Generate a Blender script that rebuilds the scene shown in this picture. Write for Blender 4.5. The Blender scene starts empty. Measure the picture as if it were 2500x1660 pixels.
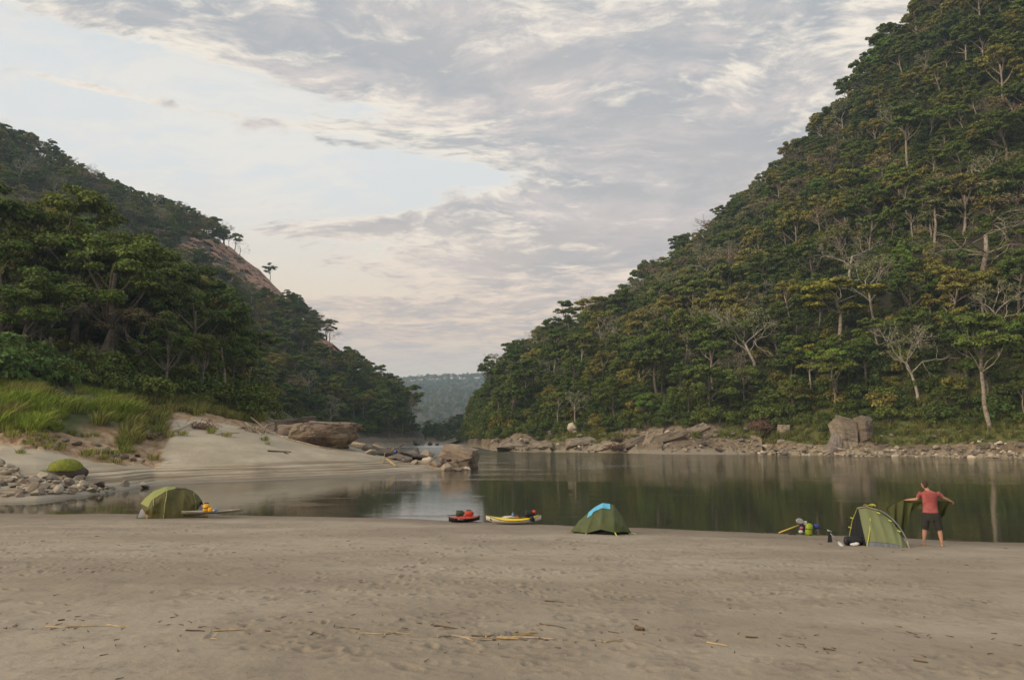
import bpy, bmesh, math, random
import numpy as np
from mathutils import Vector, Matrix
R = math.radians
random.seed(7)
rng = np.random.default_rng(7)
scene = bpy.context.scene
COL = scene.collection

# ------------------------------------------------------------------ camera
F_PX, CX, CY, HC = 1800.0, 1250.0, 830.0, 3.25      # focal length in photo pixels, eye height above the river
PITCH = math.atan(238 / F_PX)
cam_data = bpy.data.cameras.new('camera'); cam = bpy.data.objects.new('camera', cam_data); COL.objects.link(cam)
cam.location = (0, 0, HC); cam.rotation_euler = (R(90) + PITCH, 0, 0)
cam_data.sensor_width = 36; cam_data.lens = 36 * F_PX / 2500
cam_data.clip_start = 0.1; cam_data.clip_end = 6000
scene.camera = cam

# ------------------------------------------------------------------ world, sun, exposure
SUN_EL, SUN_AZ = 26, -118          # degrees; azimuth from +Y towards +X
class Nodes:
    def __init__(s, tree):
        s.t = tree; tree.nodes.clear()
    def n(s, typ, **kw):
        nd = s.t.nodes.new(typ)
        for k, v in kw.items(): setattr(nd, k, v)
        return nd
    def put(s, sock, v):
        if isinstance(v, bpy.types.NodeSocket): s.t.links.new(v, sock)
        elif v is not None: sock.default_value = v
    def m(s, op, a, b=None, c=None, clamp=False):
        nd = s.n('ShaderNodeMath', operation=op, use_clamp=clamp)
        s.put(nd.inputs[0], a); s.put(nd.inputs[1], b)
        if c is not None: s.put(nd.inputs[2], c)
        return nd.outputs[0]
    def noise(s, vec, scale, detail=4, rough=0.55, dist=0.0, dims='3D', out='Fac'):
        nd = s.n('ShaderNodeTexNoise', noise_dimensions=dims)
        if vec is not None: s.put(nd.inputs['Vector'], vec)
        nd.inputs['Scale'].default_value = scale; nd.inputs['Detail'].default_value = detail
        nd.inputs['Roughness'].default_value = rough; nd.inputs['Distortion'].default_value = dist
        return nd.outputs[out]
    def ss(s, x, a, b, lo=0.0, hi=1.0):
        nd = s.n('ShaderNodeMapRange', interpolation_type='SMOOTHSTEP')
        s.put(nd.inputs[0], x); nd.inputs[1].default_value = a; nd.inputs[2].default_value = b
        nd.inputs[3].default_value = lo; nd.inputs[4].default_value = hi
        return nd.outputs[0]
    def mix(s, f, a, b, blend='MIX'):
        nd = s.n('ShaderNodeMix', data_type='RGBA', blend_type=blend)
        s.put(nd.inputs[0], f); s.put(nd.inputs[6], a if isinstance(a, bpy.types.NodeSocket) else (*a, 1)[:4])
        s.put(nd.inputs[7], b if isinstance(b, bpy.types.NodeSocket) else (*b, 1)[:4])
        return nd.outputs[2]
    def ramp(s, f, stops):
        nd = s.n('ShaderNodeValToRGB'); s.put(nd.inputs[0], f)
        el = nd.color_ramp.elements
        while len(el) > 1: el.remove(el[-1])
        el[0].position = stops[0][0]; el[0].color = (*stops[0][1], 1)
        for p, c in stops[1:]:
            e = el.new(p); e.color = (*c, 1)
        return nd.outputs[0]
    def mapping(s, vec, scale=(1, 1, 1), rot=(0, 0, 0), loc=(0, 0, 0)):
        nd = s.n('ShaderNodeMapping'); s.put(nd.inputs[0], vec)
        nd.inputs['Scale'].default_value = scale; nd.inputs['Rotation'].default_value = rot; nd.inputs['Location'].default_value = loc
        return nd.outputs[0]
    def sep(s, vec):
        nd = s.n('ShaderNodeSeparateXYZ'); s.put(nd.inputs[0], vec); return nd.outputs
    def comb(s, x, y, z):
        nd = s.n('ShaderNodeCombineXYZ'); s.put(nd.inputs[0], x); s.put(nd.inputs[1], y); s.put(nd.inputs[2], z); return nd.outputs[0]

def azel(px, py):
    u, v = (px - CX) / F_PX, (CY - py) / F_PX
    x, y, z = u, math.cos(PITCH) - v * math.sin(PITCH), math.sin(PITCH) + v * math.cos(PITCH)
    return math.atan2(x, y), math.atan2(z, math.hypot(x, y))

world = bpy.data.worlds.new('World'); scene.world = world; world.use_nodes = True
w = Nodes(world.node_tree)
sky = w.n('ShaderNodeTexSky', sky_type='NISHITA', sun_disc=False)
sky.sun_elevation = R(SUN_EL); sky.sun_rotation = R(SUN_AZ); sky.air_density = 1.2; sky.dust_density = 2.5; sky.ozone_density = 1.0
gen = w.n('ShaderNodeTexCoord').outputs['Generated']
dx, dy, dz = w.sep(gen)
az = w.m('ARCTAN2', dx, dy)
el = w.m('ARCSINE', dz)
elc = w.m('MAXIMUM', el, 0.0)
den = w.m('ADD', w.m('MAXIMUM', dz, 0.0), 0.16)
cp = w.comb(w.m('DIVIDE', dx, den), w.m('DIVIDE', dy, den), 0.0)
# cloud cover: noise on a flat layer, thicker and thinner where the real cloud banks stand
blobs = [(560, 30, 900, 70, .75, -.01), (1750, 330, 520, 190, .80, .12), (1350, 240, 360, 80, .50, .12), (950, 235, 330, 60, .62, .02), (620, 255, 330, 44, .50, .02), (1500, 535, 480, 58, 1.0, -.06), (1080, 520, 300, 22, .80, -.14), (1500, 420, 330, 60, .55, 0),
         (200, 460, 430, 140, -.70, 0), (760, 440, 420, 46, -.90, .18), (330, 170, 600, 34, -1.5, .02), (1400, 640, 420, 50, .40, 0), (1300, 790, 350, 26, .35, 0), (1180, 425, 300, 26, -.70, .08), (1200, 640, 420, 22, .5, -.03),
         (1100, 745, 400, 20, .55, -.04), (1300, 700, 300, 12, .40, 0), (1000, 815, 420, 16, .50, -.02), (760, 640, 330, 90, -.25, 0), (2050, 90, 600, 130, .30, 0), (1750, 215, 420, 22, -.30, .05), (1250, 75, 420, 30, -.10, 0),
         (200, 208, 170, 10, .75, 0.02), (900, 560, 260, 16, .60, -.10), (1250, 870, 500, 20, .30, 0), (1900, 170, 300, 26, -.3, 0)]
cover = None
for px, py, sx, sy, wt, tilt in blobs:
    a0, e0 = azel(px, py); sx /= F_PX; sy /= F_PX
    da = w.m('SUBTRACT', az, a0); de = w.m('SUBTRACT', el, e0)
    u_ = w.m('MULTIPLY_ADD', de, -tilt, da); v_ = w.m('MULTIPLY_ADD', da, tilt, de)          # tilt > 0: the bank sinks towards +azimuth
    q = w.m('ADD', w.m('POWER', w.m('ABSOLUTE', w.m('DIVIDE', u_, sx)), 2.0), w.m('POWER', w.m('ABSOLUTE', w.m('DIVIDE', v_, sy)), 2.0))
    g = w.m('MULTIPLY', w.m('EXPONENT', w.m('MULTIPLY', q, -0.7)), wt)
    cover = g if cover is None else w.m('ADD', cover, g)
wp = w.n('ShaderNodeVectorMath', operation='MULTIPLY_ADD')
w.put(wp.inputs[0], w.noise(cp, 1.6, 3, .55, out='Color')); wp.inputs[1].default_value = (.35, .35, .35); w.put(wp.inputs[2], cp)
cpw = wp.outputs[0]
n_big = w.noise(w.mapping(cpw, (1.0, 1.4, 1), (0, 0, .25)), 1.5, 6, .58)
n_fine = w.noise(w.mapping(cpw, (1.0, 1.7, 1), (0, 0, .35)), 5.5, 8, .66)
n_rip = w.noise(w.mapping(cpw, (1.0, 2.1, 1), (0, 0, .55)), 14.0, 4, .6)
dens = w.m('ADD', w.m('ADD', w.m('MULTIPLY', w.m('SUBTRACT', n_big, .5), .95), w.m('MULTIPLY', w.m('SUBTRACT', n_fine, .5), 1.1)), cover)
dens = w.m('ADD', dens, w.m('MULTIPLY', w.m('SUBTRACT', n_rip, .5), w.ss(el, .12, .30, .3, 1.1)))
alpha = w.m('MAXIMUM', w.ss(dens, -.20, .30), w.m('MULTIPLY', w.ss(w.m('ADD', n_big, w.m('MULTIPLY', w.m('SUBTRACT', n_fine, .5), .6)), .42, .62), .42))
thick = w.ss(w.m('ADD', w.m('MULTIPLY', dens, .42), w.m('ADD', w.m('MULTIPLY', w.m('SUBTRACT', n_fine, .5), 1.05), w.m('MULTIPLY', w.m('SUBTRACT', n_rip, .5), .45))), -.10, .38)
n_tex = w.noise(w.mapping(cpw, (1.0, 1.6, 1), (0, 0, .4)), 3.6, 9, .68)
n_tex2 = w.noise(w.mapping(cpw, (1.0, 1.4, 1), (0, 0, .2)), 1.3, 5, .6)
edge_c = w.mix(w.ss(elc, .06, .34), (.90, .67, .50), (.97, .87, .74))
body_c = w.mix(w.ss(elc, .08, .42), (.66, .55, .475), (.50, .485, .49))
body_c = w.mix(w.ss(n_tex, .40, .66), w.mix(w.ss(n_tex2, .35, .62), body_c, w.mix(w.ss(elc, .1, .4), (.50, .455, .455), (.435, .45, .475))), w.mix(w.ss(elc, .08, .34), (.68, .535, .475), (.66, .60, .58)))
body_c = w.mix(w.ss(w.m('ADD', n_tex, w.m('MULTIPLY', n_rip, .35)), .74, .92), body_c, (.90, .78, .68))
cloud_c = w.mix(thick, edge_c, body_c)
# clear sky: Nishita seen through a thin high veil, warm near the horizon
veil = w.mix(w.ss(elc, .13, .34), (.97, .79, .58), (.80, .815, .81))
veil = w.mix(w.ss(elc, .38, .62), veil, (.56, .66, .74))
veil = w.mix(w.ss(elc, .62, 1.1), veil, (.36, .47, .60))
nish = w.n('ShaderNodeVectorMath', operation='SCALE'); w.put(nish.inputs[0], sky.outputs[0]); nish.inputs['Scale'].default_value = 0.10
clear = w.mix(.92, nish.outputs[0], veil)
col = w.mix(w.m('MULTIPLY', alpha, .95), clear, cloud_c)
low = w.ss(el, .15, .10); col = w.mix(w.m('MULTIPLY', low, .5), col, (.66, .61, .585))
below = w.ss(el, -.02, -.06); col = w.mix(below, col, (.20, .18, .15))
bg = w.n('ShaderNodeBackground'); w.put(bg.inputs[0], col); bg.inputs[1].default_value = 0.84
wo = w.n('ShaderNodeOutputWorld'); w.t.links.new(bg.outputs[0], wo.inputs[0])

sun_d = bpy.data.lights.new('sun', 'SUN'); sun = bpy.data.objects.new('sun', sun_d); COL.objects.link(sun)
sun_d.energy = 2.5; sun_d.angle = R(38); sun_d.color = (1.0, .80, .58)
sdir = Vector((math.sin(R(SUN_AZ)) * math.cos(R(SUN_EL)), math.cos(R(SUN_AZ)) * math.cos(R(SUN_EL)), math.sin(R(SUN_EL))))
sun.rotation_euler = sdir.to_track_quat('Z', 'Y').to_euler()

vs = scene.view_settings; vs.view_transform = 'Standard'; vs.look = 'None'; vs.exposure = 0.32; vs.gamma = 1; vs.use_curve_mapping = False
scene.render.engine = 'CYCLES'
cy = scene.cycles; cy.use_denoising = True; cy.max_bounces = 5; cy.diffuse_bounces = 2; cy.glossy_bounces = 3; cy.transmission_bounces = 3
cy.transparent_max_bounces = 4; cy.volume_bounces = 0; cy.caustics_reflective = False; cy.caustics_refractive = False; cy.use_adaptive_sampling = True
cy.adaptive_threshold = 0.02

# ------------------------------------------------------------------ helpers
def ray(px, py):
    u, v = (px - CX) / F_PX, (CY - py) / F_PX
    y = math.cos(PITCH) - v * math.sin(PITCH)
    return u / y, (math.sin(PITCH) + v * math.cos(PITCH)) / y      # dX/dY, dZ/dY
def pt(px, py, Y):
    a, b = ray(px, py)
    return Vector((a * Y, Y, HC + b * Y))
def mpp(Y): return Y / F_PX                                        # metres per photo pixel at depth Y

def hsh(i, j, k=0, seed=0):
    h = (i.astype(np.int64) * 374761393 + j.astype(np.int64) * 668265263 + np.int64(k) * 2147483647 + seed * 974634533) & 0xffffffff
    h = ((h ^ (h >> 13)) * 1274126177) & 0xffffffff
    return ((h ^ (h >> 16)) & 0xffffff) / float(0xffffff)
def vnoise(x, y, seed=0):
    xi, yi = np.floor(x), np.floor(y); fx, fy = x - xi, y - yi
    fx = fx * fx * (3 - 2 * fx); fy = fy * fy * (3 - 2 * fy)
    a, b, c, d = hsh(xi, yi, 0, seed), hsh(xi + 1, yi, 0, seed), hsh(xi, yi + 1, 0, seed), hsh(xi + 1, yi + 1, 0, seed)
    return (a * (1 - fx) + b * fx) * (1 - fy) + (c * (1 - fx) + d * fx) * fy
def fbm(x, y, seed=0, oct=5, gain=.5):
    s, a, t = 0, 1, 0
    for o in range(oct):
        s = s + a * (vnoise(x * 2 ** o, y * 2 ** o, seed + o) - .5); t += a; a *= gain
    return s / t * 2
def facets(x, y, seed=0, slope=.6):
    """angular broken-rock relief: nearest jittered cell, each with its own tilted plane"""
    xi, yi = np.floor(x), np.floor(y); best = np.full(x.shape, 1e9); out = np.zeros(x.shape)
    for a in (-1, 0, 1):
        for b in (-1, 0, 1):
            cx, cyy = xi + a, yi + b
            jx = cx + hsh(cx, cyy, 1, seed); jy = cyy + hsh(cx, cyy, 2, seed)
            d = (x - jx) ** 2 + (y - jy) ** 2
            h = hsh(cx, cyy, 3, seed) - .5 + slope * ((x - jx) * (hsh(cx, cyy, 4, seed) - .5) + (y - jy) * (hsh(cx, cyy, 5, seed) - .5)) * 2
            mk = d < best; out = np.where(mk, h, out); best = np.where(mk, d, best)
    return out

def mesh_np(name, verts, faces, mats=(), midx=None, smooth=False):
    """faces: (n,k) array of one size, or a list of arrays of different sizes"""
    me = bpy.data.meshes.new(name)
    fl = faces if isinstance(faces, list) and not isinstance(faces[0], tuple) else [faces]
    fl = [np.asarray(f, dtype=np.int32) for f in fl if len(f)]
    verts = np.asarray(verts, dtype=np.float32)
    me.vertices.add(len(verts)); me.vertices.foreach_set('co', verts.ravel())
    nl = sum(f.size for f in fl); nf = sum(len(f) for f in fl)
    me.loops.add(nl); me.polygons.add(nf)
    me.loops.foreach_set('vertex_index', np.concatenate([f.ravel() for f in fl]))
    sizes = np.concatenate([np.full(len(f), f.shape[1], dtype=np.int32) for f in fl])
    me.polygons.foreach_set('loop_start', np.concatenate([[0], np.cumsum(sizes)[:-1]]).astype(np.int32))
    if midx is not None: me.polygons.foreach_set('material_index', np.asarray(midx, dtype=np.int32))
    me.polygons.foreach_set('use_smooth', np.full(nf, bool(smooth)))
    for m in mats: me.materials.append(m)
    me.update(calc_edges=True)
    return me
def link(name, me, parent=None, loc=None, **props):
    o = bpy.data.objects.new(name, me); COL.objects.link(o)
    if parent is not None: o.parent = parent
    if loc is not None: o.location = loc
    for k, v in props.items():
        if v is not None: o[k] = v
    return o
def thing(name, label, category, loc=(0, 0, 0), rz=0.0, group=None):
    o = bpy.data.objects.new(name, None); COL.objects.link(o); o.location = loc; o.rotation_euler = (0, 0, rz)
    o.empty_display_size = .3; o['label'] = label; o['category'] = category
    if group: o['group'] = group
    return o

def grid_faces(nu, nv):
    i = np.arange((nu - 1) * (nv - 1)); a = (i // (nv - 1)) * nv + i % (nv - 1)
    return np.stack([a, a + nv, a + nv + 1, a + 1], 1)

class Geo:
    """collects tubes, lofts and boxes into one mesh"""
    def __init__(s): s.v = []; s.f4 = []; s.f3 = []; s.n = 0; s.fn = []
    def add(s, verts, quads=None, tris=None, ngons=None):
        verts = np.asarray(verts, float); s.v.append(verts)
        if quads is not None and len(quads): s.f4.append(np.asarray(quads, int) + s.n)
        if tris is not None and len(tris): s.f3.append(np.asarray(tris, int) + s.n)
        for g in (ngons or []): s.fn.append(np.asarray([g], int) + s.n)
        s.n += len(verts)
    def loft(s, rings, caps=True, closed=False):
        k = len(rings[0]); m = len(rings); v = np.concatenate([np.asarray(r, float) for r in rings])
        q = []
        for i in range(m - 1 + (1 if closed else 0)):
            a, b = i * k, ((i + 1) % m) * k
            for j in range(k): q.append((a + j, a + (j + 1) % k, b + (j + 1) % k, b + j))
        ng = []
        if caps and not closed: ng = [list(range(k))[::-1], list(range((m - 1) * k, m * k))]
        s.add(v, q, None, ng)
    def tube(s, pts, radii, sides=6, caps=True, flat=1.0):
        pts = [Vector(p) for p in pts]
        if not hasattr(radii, '__len__'): radii = [radii] * len(pts)
        rings = []; up = Vector((0, 0, 1)); prev = None
        for i, p in enumerate(pts):
            t = (pts[min(i + 1, len(pts) - 1)] - pts[max(i - 1, 0)]).normalized()
            if prev is None:
                a = t.cross(up if abs(t.z) < .9 else Vector((1, 0, 0))).normalized()
            else: a = (prev - t * prev.dot(t)).normalized()
            prev = a; b = t.cross(a)
            rings.append([p + (a * math.cos(x) + b * math.sin(x) * flat) * radii[i] for x in [2 * math.pi * j / sides for j in range(sides)]])
        s.loft(rings, caps)
    def box(s, c, size, rot=None):
        v = np.array([[x, y, z] for x in (-.5, .5) for y in (-.5, .5) for z in (-.5, .5)]) * np.array(size)
        if rot is not None: v = v @ np.array(Matrix.Rotation(rot[0], 3, rot[1])).T
        s.add(v + np.array(c), [(0, 1, 3, 2), (4, 6, 7, 5), (0, 4, 5, 1), (2, 3, 7, 6), (0, 2, 6, 4), (1, 5, 7, 3)])
    def mesh(s, name, mats=(), smooth=False):
        fl = []
        if s.f4: fl.append(np.concatenate(s.f4))
        if s.f3: fl.append(np.concatenate(s.f3))
        fl += s.fn
        return mesh_np(name, np.concatenate(s.v), fl, mats, smooth=smooth)

# ------------------------------------------------------------------ materials
def mat(name):
    m = bpy.data.materials.new(name); m.use_nodes = True; n = Nodes(m.node_tree)
    b = n.n('ShaderNodeBsdfPrincipled'); o = n.n('ShaderNodeOutputMaterial'); n.t.links.new(b.outputs[0], o.inputs[0])
    b.inputs['Specular IOR Level'].default_value = .3
    return m, n, b
def bump(n, b, h, strength=.4, dist=.05):
    bp = n.n('ShaderNodeBump'); n.put(bp.inputs['Height'], h); bp.inputs['Strength'].default_value = strength; bp.inputs['Distance'].default_value = dist
    n.t.links.new(bp.outputs[0], b.inputs['Normal'])
def simple(name, c1, c2=None, scale=6, rough=.7, bs=.15, bd=.01, detail=4):
    m, n, b = mat(name); pos = n.n('ShaderNodeTexCoord').outputs['Object']
    c2 = c2 or tuple(x * .75 for x in c1); f = n.noise(pos, scale, detail)
    n.put(b.inputs['Base Color'], n.mix(n.ss(f, .35, .65), c2, c1)); b.inputs['Roughness'].default_value = rough
    if bs: bump(n, b, f, bs, bd)
    return m
def cloth_mat(name, c, rough=.75, trans=.0, wr=2.5, sheen=0):
    m, n, b = mat(name); pos = n.n('ShaderNodeTexCoord').outputs['Object']
    f = n.noise(n.mapping(pos, (1, 1, .45)), wr, 5, .6, 1.2); f2 = n.noise(pos, 30, 3)
    c2 = tuple(x * .86 for x in c)
    n.put(b.inputs['Base Color'], n.mix(f, c2, c)); b.inputs['Roughness'].default_value = rough
    bump(n, b, n.m('ADD', f, n.m('MULTIPLY', f2, .06)), .55, .06)
    if trans:
        t = n.n('ShaderNodeBsdfTranslucent'); t.inputs[0].default_value = (*c, 1); mx = n.n('ShaderNodeMixShader'); mx.inputs[0].default_value = trans
        o = [x for x in n.t.nodes if x.type == 'OUTPUT_MATERIAL'][0]
        n.t.links.new(b.outputs[0], mx.inputs[1]); n.t.links.new(t.outputs[0], mx.inputs[2]); n.t.links.new(mx.outputs[0], o.inputs[0])
    return m

def leaf_mat(name, stops, trans=.25):
    """stops: colours a tree of this sort may have; each leaf spray differs a little"""
    m, n, b = mat(name)
    oi = n.n('ShaderNodeObjectInfo'); ge = n.n('ShaderNodeNewGeometry')
    c = n.ramp(oi.outputs['Random'], [(i / max(1, len(stops) - 1), s) for i, s in enumerate(stops)])
    patch_f = n.noise(n.n('ShaderNodeTexCoord').outputs['Object'], .5, 3)
    hs = n.n('ShaderNodeHueSaturation'); n.put(hs.inputs['Color'], c)
    n.put(hs.inputs['Hue'], n.m('MULTIPLY_ADD', ge.outputs['Random Per Island'], .045, n.m('MULTIPLY_ADD', patch_f, .03, .4625)))
    n.put(hs.inputs['Value'], n.m('MULTIPLY', n.m('MULTIPLY_ADD', ge.outputs['Random Per Island'], 1.0, .55), n.m('MULTIPLY_ADD', patch_f, .9, .55)))
    n.put(b.inputs['Base Color'], hs.outputs[0]); b.inputs['Roughness'].default_value = .65; b.inputs['Specular IOR Level'].default_value = .18
    t = n.n('ShaderNodeBsdfTranslucent'); n.put(t.inputs[0], hs.outputs[0]); mx = n.n('ShaderNodeMixShader'); mx.inputs[0].default_value = trans
    o = [x for x in n.t.nodes if x.type == 'OUTPUT_MATERIAL'][0]
    n.t.links.new(b.outputs[0], mx.inputs[1]); n.t.links.new(t.outputs[0], mx.inputs[2]); n.t.links.new(mx.outputs[0], o.inputs[0])
    return m
M = {}
M['leaf_dark'] = leaf_mat('leaf_dark', [(0.098, 0.132, 0.027), (0.086, 0.127, 0.029), (0.115, 0.144, 0.029), (0.081, 0.115, 0.033)])
M['leaf_mid'] = leaf_mat('leaf_mid', [(0.149, 0.184, 0.035), (0.132, 0.178, 0.039), (0.172, 0.190, 0.039), (0.121, 0.167, 0.035)])
M['leaf_olive'] = leaf_mat('leaf_olive', [(0.230, 0.218, 0.049), (0.213, 0.184, 0.047), (0.247, 0.218, 0.054), (0.196, 0.196, 0.044)])
M['leaf_bright'] = leaf_mat('leaf_bright', [(0.172, 0.253, 0.037), (0.138, 0.241, 0.044), (0.207, 0.253, 0.044)])
M['leaf_yellow'] = leaf_mat('leaf_yellow', [(0.300, 0.276, 0.039), (0.265, 0.265, 0.039), (0.300, 0.253, 0.044)])
M['leaf_dry'] = leaf_mat('leaf_dry', [(0.241, 0.178, 0.093), (0.265, 0.207, 0.118), (0.218, 0.149, 0.078), (0.230, 0.201, 0.103)], .12)
M['leaf_grey'] = leaf_mat('leaf_grey', [(0.196, 0.196, 0.093), (0.172, 0.190, 0.088), (0.213, 0.201, 0.108)], .15)
M['twig_haze'] = leaf_mat('twig_haze', [(0.287, 0.230, 0.147), (0.265, 0.218, 0.127)], .05)
M['grass_blade'] = leaf_mat('grass_blade', [(.230, .310, .045), (.300, .340, .060), (.190, .280, .045), (.330, .330, .080)], .45)
M['grass_olive'] = leaf_mat('grass_olive', [(.230, .240, .060), (.270, .240, .090), (.180, .210, .050), (.240, .220, .075)], .4)
M['bark'] = simple('bark', (.17, .14, .11), (.09, .075, .06), 3, .85, .4, .05)
M['bark_pale'] = simple('bark_pale', (.34, .29, .22), (.17, .14, .11), 2.2, .8, .4, .05)
M['bark_bone'] = simple('bark_bone', (.42, .38, .31), (.27, .24, .19), 1.6, .8, .3, .04)
M['driftwood'] = simple('driftwood', (.42, .34, .25), (.24, .19, .14), 5, .8, .4, .02)
M['reed'] = simple('reed', (.50, .37, .19), (.30, .21, .10), 8, .7, .3, .01)
M['twig'] = simple('twig', (.13, .09, .055), (.07, .05, .035), 8, .8, .3, .01)

def rock_mat(name, c1, c2, c3=None, moss=0.0, scale=.8):
    m, n, b = mat(name); g = n.n('ShaderNodeTexCoord').outputs['Object']; oi = n.n('ShaderNodeObjectInfo').outputs['Random']
    f = n.noise(g, scale, 8, .62, .4); lay = n.noise(n.mapping(g, (.5, .5, 5), (.5, .25, 0)), scale * 1.1, 6, .6)
    c = n.mix(n.ss(f, .35, .66), c1, c2); c = n.mix(n.ss(lay, .5, .68), c, c3 or tuple(x * .62 for x in c1))
    hs = n.n('ShaderNodeHueSaturation'); n.put(hs.inputs['Color'], c); n.put(hs.inputs['Value'], n.m('MULTIPLY_ADD', oi, .75, .62)); c = hs.outputs[0]
    if moss:
        nz = n.sep(n.n('ShaderNodeNewGeometry').outputs['Normal'])[2]
        c = n.mix(n.m('MULTIPLY', n.ss(nz, .3, .9), n.ss(n.noise(g, .35, 5), .5 - moss, .62)), c, (.10, .12, .03))
    n.put(b.inputs['Base Color'], c); b.inputs['Roughness'].default_value = .85
    bump(n, b, n.m('ADD', f, lay), .8, .15 / max(scale, .3))
    return m
M['rock_tan'] = rock_mat('rock_tan', (.32, .26, .19), (.22, .175, .13))
M['rock_grey'] = rock_mat('rock_grey', (.22, .185, .155), (.145, .12, .10))
M['rock_pale'] = rock_mat('rock_pale', (.44, .38, .29), (.30, .25, .19))
M['rock_dark'] = rock_mat('rock_dark', (.15, .12, .10), (.10, .08, .065))
M['rock_brown'] = rock_mat('rock_brown', (.24, .19, .135), (.17, .13, .095), (.11, .08, .06), scale=.35)
M['cliff'] = rock_mat('cliff', (.48, .29, .19), (.34, .20, .14), (.16, .10, .08), scale=.16)
# ------------------------------------------------------------------ terrain
def ctrl(cols):
    """cols: [(px, [(py, Y, zone) ...])]; a py given as ('z', h) is a height above the river"""
    P = []; Z = []
    for px, prof in cols:
        row = []; zr = []
        for e in prof:
            py, Y = e[0], e[1]
            if isinstance(py, tuple): a, _ = ray(px, 1068); row.append((a * Y, Y, py[1]))
            else: row.append(tuple(pt(px, py, Y)))
            zr.append(e[2] if len(e) > 2 else 0)
        P.append(row); Z.append(zr)
    return np.array([c[0] for c in cols], float), np.array(P), np.array(Z, float)
def smooth_grid(G, it):
    for _ in range(it):
        H = G.copy()
        H[1:-1] = .25 * G[:-2] + .5 * G[1:-1] + .25 * G[2:]; G = H.copy()
        H[:, 1:-1] = .25 * G[:, :-2] + .5 * G[:, 1:-1] + .25 * G[:, 2:]; G = H
    return G
def densify(cols, nu, nv, it=3, wts=None):
    pxs, P, Z = ctrl(cols); K = P.shape[1]
    D = np.concatenate([P, Z[..., None]], 2)
    us = np.linspace(pxs[0], pxs[-1], nu)
    A = np.stack([np.stack([np.interp(us, pxs, D[:, k, c]) for c in range(4)], 1) for k in range(K)], 1)
    kv = np.interp(np.linspace(0, 1, nv), np.linspace(0, 1, K) if wts is None else np.cumsum([0] + list(wts)) / sum(wts), np.arange(K))
    k0 = np.clip(np.floor(kv).astype(int), 0, K - 2); fr = kv - k0
    G = A[:, k0] * (1 - fr)[None, :, None] + A[:, k0 + 1] * fr[None, :, None]
    return smooth_grid(G, it), kv, us
def set_attr(me, name, arr):
    a = me.attributes.new(name, 'FLOAT', 'POINT'); a.data.foreach_set('value', np.asarray(arr, dtype=np.float32).ravel())

# --- near sandbank (camera side)
WLX = [-2500, -400, 0, 500, 1000, 1500, 2000, 2500, 3000, 5000]
WLP = [1250, 1252, 1253, 1256, 1266, 1287, 1306, 1322, 1338, 1400]
def wl_Y(px):
    py = float(np.interp(px, WLX, WLP)); return -HC / ray(px, py)[1]
def sand_base(X, Y):
    """height of the sandbank before its small relief; X, Y arrays"""
    X = np.asarray(X, float); Y = np.asarray(Y, float)
    th = np.clip(X / np.maximum(Y, 4.0), -1.9, 1.9)
    ths = np.array([ray(p, 1280)[0] for p in WLX]); Yw = np.array([wl_Y(p) for p in WLX])
    yw = np.interp(th, ths, Yw)
    t = Y / yw
    return np.where(t < 1, 1.55 * (1 - t), -.9 * (t - 1) * 4 / (1 + np.abs(t - 1) * 1.5)), t
def sand_relief(X, Y):
    t = sand_base(X, Y)[1]
    k = np.clip((1.0 - t) * 6, 0, 1)
    h = .035 * fbm(X * .35, Y * .5, 11, 4) + k * (.016 * fbm(X * 2.2, Y * 2.2, 12, 3) + .006 * fbm(X * 8, Y * 8, 13, 2))
    return h
steps = []
def walk(p0, p1, n, wob=.25):
    for i in range(n):
        f = i / n; a = Vector(p0).lerp(Vector(p1), f); d = (Vector(p1) - Vector(p0)).normalized(); s = Vector((-d.y, d.x))
        q = a + s * ((.13 if i % 2 else -.13) + random.uniform(-.05, .05)) + s * wob * math.sin(f * 7)
        steps.append((q.x, q.y, math.atan2(d.y, d.x), .15, .055, .032))
walk((-16, 16.5), (-3, 15.2), 17); walk((-5.5, 17.2), (6.5, 12.1), 18); walk((-.9, 21), (-1.9, 12.5), 13); walk((2, 20), (9.5, 15.5), 13)
walk((-14, 22), (-5, 21), 12); walk((1.6, 12), (7.6, 9.8), 10); walk((3, 23), (9, 21), 9); walk((-9.5, 12.5), (-4.5, 9.0), 8)
for _ in range(4200):
    Y = random.uniform(7, 26); X = random.uniform(-.85, .85) * Y
    if fbm(np.array([X * .22 + 3]), np.array([Y * .45]), 31, 3)[0] < random.uniform(-.12, .12): continue
    steps.append((X, Y, random.uniform(0, 3.14), random.uniform(.05, .13), random.uniform(.03, .07), random.uniform(.012, .03)))
nu, nv = 1150, 640
th = np.concatenate([np.linspace(-2.6, -.76, 60)[:-1], np.linspace(-.76, .76, nu - 118), np.linspace(.76, 2.6, 60)[1:]]); nu = len(th)
yy = np.concatenate([np.linspace(-6, 3.5, 20)[:-1], 3.5 * (46 / 3.5) ** np.linspace(0, 1, nv - 19)]); nv = len(yy)
YY = np.broadcast_to(yy, (nu, nv)).copy(); XX = th[:, None] * np.maximum(YY, 0) + th[:, None] * np.clip(6 - YY, 0, 20)
zb, tt = sand_base(XX, YY); zz = zb + sand_relief(XX, YY)
wt_ = np.clip((tt - .84 + .05 * fbm(XX * .3, YY * .5, 91, 4)) / .11, 0, 1); wet = wt_ * wt_ * (3 - 2 * wt_) * .62 + .38 * np.clip(1 - np.abs(1 - tt) * 40, 0, 1); dig_shade = np.zeros_like(zz)
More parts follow.
